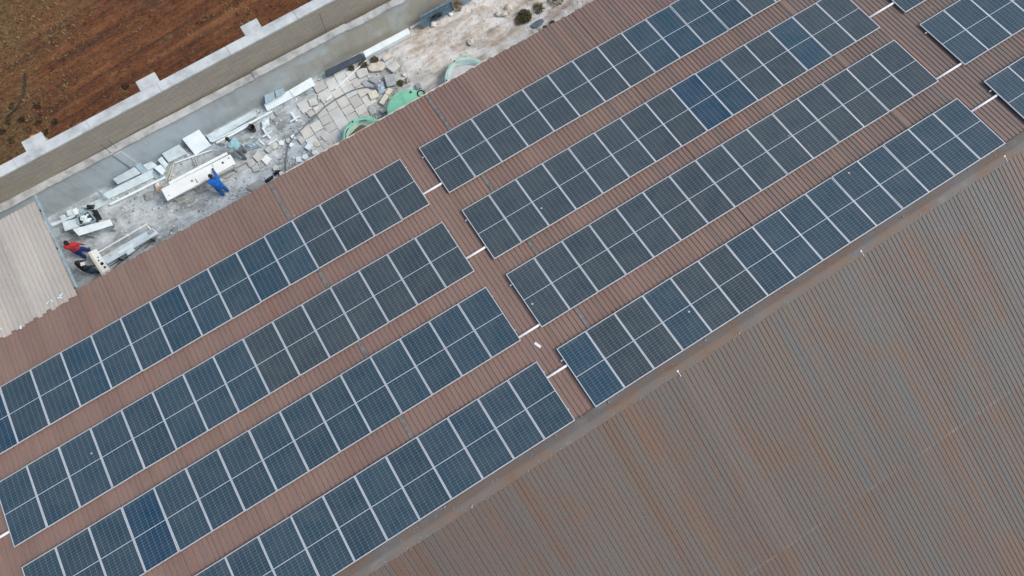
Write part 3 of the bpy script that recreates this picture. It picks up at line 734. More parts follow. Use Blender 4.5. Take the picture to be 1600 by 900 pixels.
crumple('lime_bag', M['lime'], 'small white lime bag on the torn brown sack', 'bag', [(241, 288), (247.5, 284.5), (249, 291), (243, 293)], .1, .14)
crumple('rubbish_heap', M['concrete'], 'small grey rubbish heap left of the bright table end', 'rubbish', [(223, 303), (237, 299), (240, 309), (226, 313)], .02, .13)
crumple('plastic_sheet', M['black'], 'black sheet standing for a dark drain pit by the eave right of the blue worker', 'plastic sheet', [(426, 270), (437, 265), (439, 269), (429, 275)], .03, .1)  # black sheet added for the dark of a drain pit
crumple('plastic_sheet', M['black'], 'black sheet standing for a dark drain pit by the eave below the concrete plate', 'plastic sheet', [(413, 282), (425, 275), (427, 279), (416, 285)], .03, .1)  # second drain pit, its darkness made as a black sheet
crumple('cable_heap', M['marble_dusty'], 'pale twisted offcut heap beside the black bucket', 'offcuts', [(407, 190), (419, 183), (421, 195), (411, 203)], .02, .14)
crumple('rag', M['concrete'], 'dark grey rag on the ground left of the worker in light blue', 'rag', [(342, 223), (350, 220), (352, 225), (344, 228)], .04, .1)

# second bench by the shed: yellowish top, long pale bench and a pipe rail
t2 = table('bench_table', 'yellowish white bench top with dark holes beside the brown eave', [(137.4, 394.4), (149.7, 388.8), (173.4, 424.2), (160.4, 432)], .86, M['bench_white'], M['timber'], .06)
q = quad([(137.4, 394.4), (149.7, 388.8), (173.4, 424.2), (160.4, 432)], .86)
mb = MB(); mb.bar(q[0] + Vector((.05, -.05, .012)), q[3] + Vector((.05, .05, .012)), .1, .02); W(mb, 'edge_strip', M['cream'], t2)
mb = MB(); mb.bar(q[3].lerp(q[0], .07) + Vector((0, 0, .014)), q[2].lerp(q[1], .07) + Vector((0, 0, .014)), .05, .02); W(mb, 'end_strip', M['timber'], t2)
for (px, py), r in (((159.3, 411.9), .07), ((163.8, 417.5), .05), ((154, 407), .035), ((153, 402), .03)):
    p = G(px, py, .87); mb = MB(); mb.tube([(p.x, p.y, .862), (p.x, p.y, .867)], r, 12); W(mb, 'tap_hole', M['black'], t2)
t3 = table('long_bench', 'long low pale bench beside the brown eave', [(157.6, 402.3), (238.6, 355.6), (247.6, 364.6), (167.7, 412.4)], .55, M['marble_dusty'], M['dark_steel'])
slab('marble_slab', M['marble'], 'small white slab across the middle of the long low bench', 'slab', [(196, 393), (205, 386), (211.5, 391), (199, 399)], .6, .04)
slab('marble_slab', M['marble'], 'thin white slab lying along the long low bench', 'slab', [(182, 394.5), (206, 380.5), (209, 384), (186, 398)], .59, .03)
slab('marble_offcut', M['stone_grey'], 'brownish grey offcut at the far end of the long low bench', 'offcut', [(230, 362), (238, 357.5), (240.5, 361), (233, 366)], .63, .06)
crumple('rag', M['cream'], 'cream rag near the left end of the long low bench', 'rag', [(170, 397), (174, 394), (177, 397), (173, 400)], .58, .06)
rl = empty('pipe_rail', 'white pipe rail on posts along the long low bench', 'rail', G(190, 372, 0))
pa, pb, pc = G(153, 394.5, .75), G(229.6, 350, .75), G(235, 359, .62)
mb = MB(); mb.tube([pa, pb, pc], .03, 8); W(mb, 'pipe', M['bench_white'], rl)
for p in (pa, pb):
    mb = MB(); mb.tube([(p.x, p.y, -.08), (p.x, p.y, .73)], .025, 8); W(mb, 'post', M['timber'], rl)
for a, b, lab in (((176, 420), (200, 402), 'dark rod nearest the eave beside the long bench'), ((172, 416), (205, 398), 'dark rod between the long bench and another rod'), ((206, 396), (236, 376), 'dark rod beside the right end of the long bench'), ((226, 388), (244, 372), 'short dark rod by the eave right of the long bench')):
    mb = MB(); pa, pb = G(*a, .02), G(*b, .02); mb.tube([pa, pa.lerp(pb, .5) + Vector((.03, .03, 0)), pb], .016, 6); put(mb, 'steel_rod', M['dark_steel'], lab, 'rod', 'dark rods beside the long bench')

# white battens, crosses and frames
def batten(label, a, b, z=.04, w=.05, mat='timber', name='timber_batten', group='thin battens in the yard', zb=None):
    mb = MB(); mb.bar(G(*a, z), G(*b, z if zb is None else zb), w, .035); return put(mb, name, M[mat], label, 'batten', group)
batten('thin white batten between the square slabs and the bright table', (273, 254.5), (332, 234), .1, .05, 'marble')
batten('thin batten slanting down from the white batten\'s left end', (272, 255), (264, 282), .06, .05)
batten('second thin batten slanting beside the first, left of bright table', (268, 258), (259, 283), .06, .04)
batten('thin pale batten standing upright between slab and table', (301, 246), (306, 258), .05, .04)
batten('another thin pale batten right of the upright one', (304.5, 244.5), (309, 256.5), .05, .035)
batten('white lath lying across the paving from the navy beam', (573.5, 93.5), (524, 139), .06, .05, 'bench_white')
batten('shorter white lath at the lower end of the long one', (519, 148), (510, 157), .06, .06, 'bench_white')
batten('small white lath on the grey ground beside the hose', (492, 172), (497, 167), .03, .05, 'bench_white')
for i, (a, b, lab) in enumerate((((341, 278), (392, 250), 'grey stick nearest the bright table on the worker\'s right'), ((347, 285), (384, 262), 'pale stick among sticks right of the blue worker'), ((352, 279), (372, 269), 'short stick right of the blue worker'), ((285, 316), (322, 292), 'grey stick under the left half of the bright table'), ((300, 305), (327, 296), 'short pale stick in front of the bright table'), ((279, 318), (300, 309), 'short grey stick under the left end of the bright table'), ((306, 299), (313, 304), 'tiny pale stick in front of the bright table'))):
    batten(lab, a, b, .03, .035, 'timber' if i % 2 else 'concrete', 'stick', 'sticks round the bright table')
def cross(label, a, b, c, d, z=.45):
    root = empty('trestle_cross', label, 'trestle', G((a[0] + b[0]) / 2, (a[1] + b[1]) / 2, 0), 'white trestle crosses')
    mb = MB(); mb.bar(G(*a, .1), G(*b, .1), .07, .05); W(mb, 'leg', M['marble'], root)
    mb = MB(); mb.bar(G(*c, .16), G(*d, .16), .06, .05); W(mb, 'leg', M['marble'], root)
cross('white cross of two battens furthest right on the grey ground', (454.5, 175.5), (464.3, 189.3), (453.5, 190.5), (468.5, 181))
cross('white cross of two battens right of the black bucket', (410, 200), (422.5, 216.5), (410.5, 214), (425, 205))
cross('broken white cross nearest the pale blue sheet', (405, 219), (413, 226), (419, 225.8), (433.5, 217))

# navy beam, white beam, blue rack, bucket, hose
slab('steel_beam', M['navy'], 'navy blue beam lying against the yard wall', 'beam', [(507.4, 111), (564, 82.7), (568.8, 91.2), (511.5, 120.5)], [.42, .42, .3, .3], .26, None, .02)
slab('stone_beam', M['marble'], 'long white stone beam right of the navy beam by the wall', 'beam', [(567, 80.5), (637.5, 43.5), (640.5, 52), (571, 89.5)], .34, .3, None, .01)
rk = empty('steel_gate', 'blue steel gate with close bars leaning against the yard wall', 'gate', G(685, 20, 0))
q = quad([(656.5, 26.5), (704.5, 1), (709, 15), (662, 43)], [.95, .95, .05, .05])
mb = MB()
for a, b in ((0, 1), (1, 2), (2, 3), (3, 0)): mb.bar(q[a], q[b], .08, .05)
W(mb, 'gate_frame', M['blue_steel'], rk)
for k in range(6):
    t = (k + .7) / 6.6; mb = MB(); mb.bar(q[0].lerp(q[3], t), q[1].lerp(q[2], t), .055, .03); W(mb, 'bar', M['blue_steel'], rk)
mb = MB(); n_ = (q[1] - q[0]).cross(q[3] - q[0]).normalized(); n_ = n_ if n_.z > 0 else -n_
mb.slab([p - n_ * .03 for p in q], .008); W(mb, 'back_sheet', M['navy'], rk)
mb = MB(); cc = G(681, 22, .5); e1 = (q[1] - q[0]).normalized(); e2 = (q[3] - q[0]).normalized(); pts = []
for k in range(61):
    a = k * .42; r = .28 - .0028 * k; pts.append(cc + n_ * (.1 + .02 * math.sin(k * 1.3)) + e1 * math.cos(a) * r + e2 * math.sin(a) * r * .75)
mb.tube(pts, .014, 6); put(mb, 'cable_coil', M['black'], 'black cable coil hanging on the blue gate', 'cable', None, 0, True)
slab('blue_board', M['blue_pale'], 'pale blue board leaning on the wall at the top picture edge', 'board', [(721, -8), (738, -12), (737, 2), (724, 8)], [.7, .7, .05, .05], .04)
mb = MB(); mb.tube([G(641, 43.5, .1), G(658, 34.5, .1)], .05, 8); put(mb, 'pipe_length', M['marble_dusty'], 'short pale pipe left of the blue gate', 'pipe')
def lathe(mb, c, prof, n=28):
    o = len(mb.v)
    for r, z in prof:
        for k in range(n): a = 2 * math.pi * k / n; mb.v.append((c[0] + r * math.cos(a), c[1] + r * math.sin(a), z))
    for j in range(len(prof) - 1):
        for k in range(n): mb.f.append((o + j * n + k, o + j * n + (k + 1) % n, o + (j + 1) * n + (k + 1) % n, o + (j + 1) * n + k))
bk = G(394.5, 201.5, .1); rt = empty('bucket', 'black bucket on the grey ground behind the worker in light blue', 'bucket', (bk.x, bk.y, 0))
mb = MB(); lathe(mb, (0, 0), [(.001, -.06), (.12, -.06), (.155, .27), (.165, .275), (.165, .29), (.145, .29), (.112, -.03), (.001, -.03)], 20); mb.build('bucket_body', M['black'], rt, 0, True)
mb = MB(); mb.tube([(.16 * math.cos(a), .05, .27 + .13 * math.sin(a)) for a in (math.pi * k / 10 for k in range(11))], .006, 5); mb.build('handle', M['dark_steel'], rt)
def hose(label, pts, r=.028, mat='hose', name='water_hose', z=.05):
    P = [G(x, y, z) for x, y in pts]; Q = []
    for i in range(len(P) - 1):
        p0, p1, p2, p3 = P[max(i - 1, 0)], P[i], P[i + 1], P[min(i + 2, len(P) - 1)]
        for k in range(6):
            t = k / 6; Q.append(.5 * ((2 * p1) + (p2 - p0) * t + (2 * p0 - 5 * p1 + 4 * p2 - p3) * t * t + (3 * p1 - p0 - 3 * p2 + p3) * t ** 3))
    Q.append(P[-1]); mb = MB(); mb.tube(Q, r, 7); return put(mb, name, M[mat], label, 'hose', None, 0, True)
hose('grey hose arching across the pale paving stones', [(603, 138), (588, 138), (572, 136.5), (553, 140.5), (527, 153.5), (507, 167.5), (494, 180), (478, 195), (463, 210), (453, 221)], .03)
hose('grey hose running straight to the eave from the loose stones', [(453, 221), (449, 236), (447, 250), (446.5, 268)], .022)
hose('dark hose lying in a curve on the red field', [(39, 115), (39, 130), (36, 146), (29, 163), (20, 174), (11, 183)], .035, 'black', z=.36)

# ------------------------------------------------------------------ paving and loose stone
poly = [(497, 128), (546, 104), (560, 120), (572, 140), (582, 165), (596, 188), (585, 206), (548, 216), (536, 228), (505, 242), (478, 234), (470, 214), (462, 214), (476, 196), (494, 180), (468, 172), (482, 150)]
PW = [G(x, y, 0) for x, y in poly]
def inside(x, y, P):
    r = False; j = len(P) - 1
    for i in range(len(P)):
        if (P[i].y > y) != (P[j].y > y) and x < (P[j].x - P[i].x) * (y - P[i].y) / (P[j].y - P[i].y) + P[i].x: r = not r
        j = i
    return r
mb = MB(); x = -6.0; k = 0
while x < 3:
    w = random.choice((.46, .52, .58)); y = 3.2 + random.uniform(0, .4)
    while y < 7.9:
        l = random.choice((.42, .5, .56, .62))
        if inside(x + w / 2, y + l / 2, PW) and random.random() > .035:
            a = random.gauss(0, .015); cx, cy = x + w / 2, y + l / 2; g = random.uniform(.006, .022); vs = []
            for sx, sy in ((-1, -1), (1, -1), (1, 1), (-1, 1)):
                dx, dy = sx * (w / 2 - g) + random.gauss(0, .008), sy * (l / 2 - g) + random.gauss(0, .008)
                vs.append((cx + dx * math.cos(a) - dy * math.sin(a), cy + dx * math.sin(a) + dy * math.cos(a)))
            h = random.uniform(-.003, .02); tl = [random.gauss(0, .004) for _ in range(4)]
            mb.hexa([(p[0], p[1], -.09) for p in vs], [(p[0], p[1], h + t) for p, t in zip(vs, tl)])
        y += l
    x += w
def tile_material():
    m, nt, b = new_mat('worn_paving'); h = N(nt); v = h.pos()
    geo = h.add('ShaderNodeNewGeometry'); rnd = geo.outputs['Random Per Island']
    f1 = h.noise(v, 1.1, 6, .65, .4); f2 = h.noise(v, 9, 5, .7)
    c = h.ramp(rnd, [(0, (.5, .51, .49)), (.35, (.6, .63, .62)), (.7, (.69, .735, .74)), (.9, (.64, .63, .57)), (1, (.6, .64, .65))])
    c = h.mix(h.math('MULTIPLY', h.step(f1, .4, .68), .55), c, (.38, .37, .33))
    c = h.mix(h.math('MULTIPLY', h.step(f2, .5, .75), .35), c, (.7, .72, .72))
    h.link(c, b.inputs['Base Color']); b.inputs['Roughness'].default_value = .85
    h.link(h.bump(f2, .3, .02), b.inputs['Normal']); return m
M['paving'] = tile_material()
tag(mb.build('paving', M['paving']), kind='structure')

def stone(label, px, z=.1, mat='stone_warm', t=.14, group='loose stone slabs in the yard', name='stone_slab', bev=.02):
    return slab(name, M[mat], label, 'stone', px, z, t, group, bev)
def S(pts, ox, oy, s=10.0): return [(ox + x / s, oy + y / s) for x, y in pts]
stone('white rectangular stone nearest the white beam', S([(560, 205), (680, 105), (735, 170), (600, 255)], 540, 70), .12, 'stone_warm')
stone('largest oblong warm stone with rounded corners', S([(345, 345), (400, 285), (590, 255), (615, 335), (570, 395), (400, 412), (360, 390)], 540, 70), .14)
stone('pale pointed stone right of the largest oblong stone', S([(630, 345), (780, 240), (855, 330), (740, 432)], 540, 70), .13, 'tile')
stone('rounded grey stone left below the largest oblong stone', S([(160, 410), (230, 365), (330, 355), (355, 460), (220, 520), (175, 480)], 540, 70), .12, 'tile')
stone('small blue grey stone among the larger loose ones', S([(355, 545), (400, 485), (520, 535), (475, 612)], 540, 70), .1, 'stone_grey')
stone('grey kite shaped stone beside the paving edge', S([(235, 590), (300, 530), (440, 660), (300, 655)], 540, 70), .08, 'stone_grey')
stone('big square blue grey stone above the green tarpaulin', S([(595, 475), (760, 445), (785, 622), (640, 655)], 540, 70), .16, 'stone_grey')
stone('cream square stone beside the blue netting', S([(340, 745), (470, 695), (525, 800), (395, 857)], 540, 70), .13, 'cream')
stone('upper half of the cream stone bar beside the green tarpaulin', S([(670, 662), (740, 692), (675, 785), (612, 750)], 540, 70), .12, 'cream')
stone('lower half of the cream stone bar beside the green tarpaulin', S([(610, 757), (670, 790), (592, 940), (515, 898)], 540, 70), .12, 'cream')
stone('pinkish triangular stone on the sandy ground', S([(965, 480), (1015, 550), (945, 587)], 540, 70), .13, 'stone_pink')
stone('small square grey stone above the green tarpaulin\'s right end', S([(1080, 612), (1165, 592), (1187, 665), (1110, 690)], 540, 70), .1, 'stone_grey')
stone('tiny white stone under the end of the white beam', S([(330, 208), (385, 178), (402, 196), (345, 218)], 540, 70), .1, 'marble')
stone('warm grey stone wedged left of the green tarpaulin', S([(920, 310), (1060, 255), (1080, 300), (975, 370)], 500, 140), .12)
stone('square pale stone at the paving corner near the tarpaulin', S([(745, 300), (800, 258), (850, 275), (885, 355), (795, 402)], 500, 140), .1, 'tile')
loose = [((416, 249), 15, .35, 'bright', 'brightest white square paving stone near the eave'), ((489, 159), 15, -.2, 'tile', 'loose square stone off the left edge of the paving'), ((433, 175), 11, -.1, 'stone_grey', 'grey stone just below the bright white pair'),
         ((486, 177), 12, .1, 'tile', 'pale stone between the grey ground and the paving'), ((509, 213), 15, .3, 'tile', 'raised square stone at the lower edge of the paving'), ((482, 229), 12, .5, 'marble', 'split white stone below the paving'),
         ((467, 249), 11, 1.2, 'marble', 'left one of two white stones beside the eave'), ((476.5, 245), 10, 1.0, 'marble', 'right one of two white stones beside the eave'), ((428, 227), 13, .2, 'tile', 'pale stone below the broken white cross'),
         ((419, 233), 12, .3, 'tile', 'greyish stone beside the pale blue sheet'), ((439.5, 223), 9, .2, 'marble', 'small white stone right of the broken white cross'), ((457.5, 213.5), 7, .4, 'marble', 'tiny white stone by the hose bend'),
         ((450, 219), 8, .1, 'tile', 'tiny grey stone by the hose bend'), ((491.5, 238), 8, .7, 'marble', 'small upright white stone near the eave'), ((471, 218.5), 11, .2, 'tile', 'dusty stone at the lower left paving edge'), ((455, 226), 7, .6, 'marble', 'tiny white stone just beneath the hose bend'),
         ((494, 224), 9, .3, 'cream', 'small cream stone below the paving'), ((392, 254), 14, .1, 'tile', 'large dusty stone leftmost of the stones by the eave'), ((404, 245), 15, .3, 'tile', 'large dusty stone left of the brightest square one'), ((399, 263), 12, -.1, 'tile', 'dusty stone below the large ones by the eave'), ((430, 262), 9, .5, 'lime', 'white jagged stone beside the black drain pit sheet'), ((440, 271), 8, .2, 'lime', 'small white stone at the eave beside the hose')]
for (px, py), s, a, mat, lab in loose:
    p = G(px, py, .06); r = s / 37 / 2; vs = []; n = 4 if s > 10 else 5
    for k in range(n):
        b = a + .785 + k * 2 * math.pi / n + random.gauss(0, .09); rr = r * 1.32 * random.uniform(.85, 1.08); vs.append(Vector((p.x + math.cos(b) * rr, p.y + math.sin(b) * rr, .05 + random.uniform(0, .03))))
    mb = MB(); mb.slab(vs, .12); put(mb, 'paving_stone', M['bench_white' if mat == 'bright' else mat], lab, 'stone', 'loose paving stones in the yard', .014)
slab('concrete_plate', M['concrete'], 'flat grey concrete plate at the eave right of the blue worker', 'plate', [(383, 293), (405, 280), (416, 286), (396, 300)], .05, .1, None, .01)
# boulders and rubble on the sandy end
def boulder(label, px, py, r, mat='stone_warm', group='pale boulders at the sandy end'):
    p = G(px, py, .08); bm = bmesh.new(); bmesh.ops.create_icosphere(bm, subdivisions=2, radius=r); sd = random.uniform(0, 50)
    for v in bm.verts: v.co *= 1 + .35 * noise.noise(v.co * (1.6 / r) + Vector((sd, 0, 0))); v.co.z *= .62
    me = bpy.data.meshes.new('boulder'); bm.to_mesh(me); bm.free(); me.materials.append(M[mat]); o = bpy.data.objects.new('boulder', me); col.objects.link(o); o.location = (p.x, p.y, .04); tag(o, label, 'boulder', group)
boulder('larger pale boulder of the trio left of the green bush', 795, 12, .2); boulder('middle boulder of the trio left of the green bush', 787.5, 20, .17); boulder('smallest boulder of the trio left of the green bush', 778.5, 20.5, .14)
boulder('small pale boulder beside weeds at the top picture edge', 850, 9, .13, 'tile'); boulder('tiny boulder left of the small one at the top edge', 840, 7, .1); boulder('white boulder just below the blue gate', 704, 21.5, .1, 'marble'); boulder('flat white boulder below the gate\'s left end', 677, 37, .14, 'lime')
boulder('grey boulder alone on the sandy ground', 735, 65, .16, 'stone_warm'); boulder('small stone beside the puddle', 846, 44, .08, 'tile')
boulder('small white stone beside the pinkish triangular one', 631, 115.5, .09, 'lime')
boulder('white stone on the field close to the boundary wall', 317, 98, .16, 'stone_pink')
mb = MB()
for _ in range(5200):
    x, y = random.uniform(-13, 13), random.uniform(3.6, 7.5)
    if noise.noise(Vector((x * .7, y * .7, 8))) < -.05 and random.random() < .6: continue
    r = random.choice((.012, .016, .02, .03, .045, .06)) * (.55 if x > 1.5 else 1); a = random.uniform(0, 3); z = yard_z(x, y); vs = []
    for k in range(4): b = a + k * 1.57 + random.gauss(0, .25); rr = r * random.uniform(.7, 1.5); vs.append(Vector((x + math.cos(b) * rr, y + math.sin(b) * rr, z - .005)))
    c = Vector((x, y, z)); mb.hexa(vs, [c + (v - c) * .7 + Vector((0, 0, r)) for v in vs])
def chip_material():
    m, nt, b = new_mat('stone_chips'); h = N(nt); geo = h.add('ShaderNodeNewGeometry')
    h.link(h.ramp(geo.outputs['Random Per Island'], [(0, (.2, .2, .19)), (.25, (.36, .37, .35)), (.6, (.52, .55, .55)), (1, (.7, .76, .77))]), b.inputs['Base Color']); b.inputs['Roughness'].default_value = .9; return m
tag(mb.build('stone_chips', chip_material()), kind='stuff', label='scattered stone chips over the yard ground', cat='rubble')
pd = G(840, 37, 0); mb = MB(); vs = []
for k in range(24): a = 2 * math.pi * k / 24; r = 1 + .3 * noise.noise(Vector((math.cos(a) * 1.5, math.sin(a) * 1.5, 7))); vs.append((pd.x + .32 * r * math.cos(a), pd.y + .17 * r * math.sin(a), .045))
mb.quadmesh(vs, [tuple(range(24))]); tag(mb.build('puddle', M['puddle']), kind='structure')

# ------------------------------------------------------------------ green lined basins
def basin(label, cx, cy, kind):
    root = empty('lined_basin', label, 'basin', (cx, cy, 0), 'round green basins at the eave'); R0 = 1.02; n = 40
    def ring(prof, wob, sd, a0=0, a1=2 * math.pi):
        vs = []; fs = []; m = len(prof)
        for k in range(n):
            a = 2 * math.pi * k / n
            for j, (r, z) in enumerate(prof):
                w = noise.noise(Vector((math.cos(a) * 2.2, math.sin(a) * 2.2, sd + j * .7))) * wob[j]
                vs.append(((r + w) * math.cos(a), (r + w) * math.sin(a), z + w * .3))
        for k in range(n):
            for j in range(m - 1): fs.append((k * m + j, ((k + 1) % n) * m + j, ((k + 1) % n) * m + j + 1, k * m + j + 1))
        mb = MB(); mb.quadmesh(vs, fs); return mb
    if kind == 'tarp':
        ring([(1.0, -.1), (1.03, .3), (1.02, .56)], [.02, .02, .02], cx).build('side', M['green'], root, 0, True)
        mb = ring([(1.05, .46), (1.03, .6), (.9, .64), (.55, .7), (.02, .74)], [.07, .05, .05, .05, .0], cx + 3); mb.build('cover', M['green'], root, 0, False)
        a = R_(152); mb = MB(); mb.tube([(math.cos(a) * 1.03, math.sin(a) * 1.03, .61), (math.cos(a) * .6 + .05, math.sin(a) * .6, .715), (.05, 0, .745)], .018, 5); mb.build('crease', M['green_pale'], root)
        mb = MB(); b = R_(58); mb.tube([(math.cos(b) * .86, math.sin(b) * .86, .64), (math.cos(b) * .86 + .01, math.sin(b) * .86, .69)], .05, 8); mb.build('eyelet', M['dark_steel'], root)
        mb = MB(); b = R_(28); mb.tube([(math.cos(b) * .93 + .16 * math.cos(t), math.sin(b) * .93 + .16 * math.sin(t), .66) for t in (2 * math.pi * k / 12 for k in range(13))], .03, 6); mb.build('rope_loop', M['black'], root)
    else:
        g = M['green'] if kind == 'water' else M['green_pale']
        ring([(1.0, -.1), (1.04, .3), (1.03, .58), (.97, .61), (.86, .57)], [.02, .04, .06, .07, .08], cx).build('rim', g if kind == 'water' else M['green_pale'], root, 0, True)
        ring([(.87, .575), (.8, .53), (.72, .44)], [.08, .12, .2], cx + 5).build('liner', M['liner'] if kind != 'water' else M['green_pale'], root, 0, True)
        mb = MB(); vs = [(.84 * math.cos(2 * math.pi * k / 32), .84 * math.sin(2 * math.pi * k / 32), .42) for k in range(32)]; mb.quadmesh(vs, [tuple(range(32))])
        if kind == 'water': mb.build('water', M['murk'], root)
        else: mb.build('lime_fill', M['lime'], root)
        for b in (R_(160), R_(95), R_(200)):
            mb = MB(); mb.tube([(math.cos(b) * .95, math.sin(b) * .95, .6), (math.cos(b) * .95, math.sin(b) * .95, .635)], .035, 8); mb.build('eyelet', M['dark_steel'], root)
    return root
basin('green rimmed basin of murky brown water half under the eave', -1.236, 3.526, 'water')
basin('round basin under a taut green tarpaulin half under the eave', 1.17, 3.6, 'tarp')
basin('faded green rimmed basin filled with white lime half under the eave', 4.225, 3.682, 'lime')
slab('marble_offcut', M['marble'], 'white offcut floating at the edge of the murky basin', 'offcut', [(554, 208.5), (561, 207.5), (562, 210), (557, 212.5)], .46, .05)

# ------------------------------------------------------------------ weeds
def weed(label, px, py, r, h, n, mats, group='weeds in the yard', z=0, name='weed_bush'):
    p = G(px, py, z + h * .4); root = empty(name, label, 'plant', (p.x, p.y, z), group)
    for q, m in enumerate(mats):
        mb = MB()
        for _ in range(n // len(mats)):
            a = random.uniform(0, 6.283); d = r * math.sqrt(random.random()) * (1 if q == 0 else .9); zz = random.uniform(.0, h) * (1 - .5 * d / r)
            c = Vector((math.cos(a) * d, math.sin(a) * d, zz)); l = random.uniform(.04, .1); dr = Vector((math.cos(a + random.gauss(0, .7)), math.sin(a + random.gauss(0, .7)), random.uniform(-.2, .9))).normalized()
            s = dr.cross(Vector((random.gauss(0, 1), random.gauss(0, 1), random.gauss(0, 1)))).normalized() * l * .25
            mb.quadmesh([c - dr * l * .6, c + s, c + dr * l * .7, c - s], [(0, 1, 2, 3)])
        mb.build('foliage', M[m], root)
    mb = MB()
    for _ in range(7): a = random.uniform(0, 6.28); mb.tube([(0, 0, -.08), (math.cos(a) * r * .4, math.sin(a) * r * .4, h * .5), (math.cos(a) * r * .8, math.sin(a) * r * .8, h * .75)], [.012, .008, .004], 5)
    mb.build('stem', M['leaf_dry'], root)
weed('largest green bush on the sandy ground near the top edge', 820, 24, .34, .4, 900, ['leaf', 'leaf', 'leaf_dry'])
weed('withered brown weed on the left side of the large bush', 812, 31, .22, .2, 300, ['leaf_dry'])
weed('green weed behind the largest oblong stone', 585.5, 93, .17, .2, 240, ['leaf', 'leaf_dry'])
weed('dark weed between the rounded grey stone and the navy beam', 568, 101, .2, .18, 220, ['leaf', 'leaf_dry'])
weed('small weed at the lower side of the navy beam', 549.5, 106.5, .13, .15, 140, ['leaf', 'leaf_dry'])
weed('small weed beside the big square blue grey stone', 626, 129, .15, .15, 160, ['leaf', 'leaf_dry'])
weed('dark weed by the eave right of the puddle', 863, 35.5, .12, .2, 160, ['leaf']); weed('dark weed by the eave below the puddle', 852, 43.5, .12, .2, 160, ['leaf'])
weed('sparse weed beside the small boulder at the top edge', 842, 12, .3, .2, 260, ['leaf_dry', 'leaf']); weed('dry weed at the very top edge of the yard', 868, -2, .4, .25, 320, ['leaf_dry', 'leaf'])
weed('brown weed under the pale blue board', 714, 10, .25, .15, 150, ['leaf_dry'])
# dry growth over the field
mb = MB()
for _ in range(26000):
    x, y = random.uniform(-22, 6), random.uniform(9.0, 24)
    k = noise.noise(Vector((x * .45, y * .45, 3))) + .6 * noise.noise(Vector((x * 1.4, y * 1.4, 5)))
    bias = .55 if (x < -9.5 and y > 14) else (.25 if x < -11 else -.12)
    if k + bias < .17: continue
    z = field_z(x, y); l = random.uniform(.05, .2); a = random.uniform(0, 6.28); t = random.uniform(.15, .9)
    dr = Vector((math.cos(a) * (1 - t * .6), math.sin(a) * (1 - t * .6), t * .8)); s = Vector((-math.sin(a), math.cos(a), 0)) * random.uniform(.012, .045)
    c = Vector((x, y, z - .01)); mb.quadmesh([c - s, c + s, c + dr * l + s * .3, c + dr * l - s * .3], [(0, 1, 2, 3)])
tag(mb.build('dry_grass', M['straw']), kind='stuff', label='dry straw coloured grass scattered over the red field', cat='grass')
mb = MB()
for _ in range(9000):
    x, y = random.uniform(-22, 6), random.uniform(8.8, 24); z = field_z(x, y); r = random.choice((.02, .03, .04, .07)); a = random.uniform(0, 3); c = Vector((x, y, z)); vs = []
    for k in range(5): b = a + k * 1.257; rr = r * random.uniform(.7, 1.3); vs.append(c + Vector((math.cos(b) * rr, math.sin(b) * rr, -.02)))
    mb.hexa(vs, [c + (v - c) * .55 + Vector((0, 0, r * .8)) for v in vs])
tag(mb.build('soil_clods', M['field']), kind='stuff', label='red clods of earth scattered over the ploughed field', cat='soil')
for i in range(11):
    px, py = ((33, 187), (46, 203), (60, 192), (71, 206), (17, 219), (20, 165), (85, 190), (3, 205), (58, 165), (12, 190), (196, 134))[i]
    where = ('near the orange scrap', 'left of the orange scrap', 'above the orange scrap', 'right of the orange scrap', 'at the far left beside the coping', 'beside the dark hose', 'close to the wall right of the leftmost pier', 'at the left picture edge', 'above the leftmost pier', 'below the end of the dark hose', 'beside the middle pier')[i]
    weed(f'small dark scrub on the field {where}', px, py, .16, .14, 110, ['scrub', 'scrub'], 'dark scrub tufts on the field', .25, 'scrub_tuft')
p = G(53, 213, .4); mb = MB(); mb.slab([(p.x - .17, p.y - .06, .42), (p.x + .15, p.y - .1, .36), (p.x + .17, p.y + .05, .4), (p.x - .15, p.y + .1, .44)], .06)
put(mb, 'plastic_scrap', M['orange'], 'orange plastic scrap on the field beside the leftmost pier', 'scrap', None, .015)

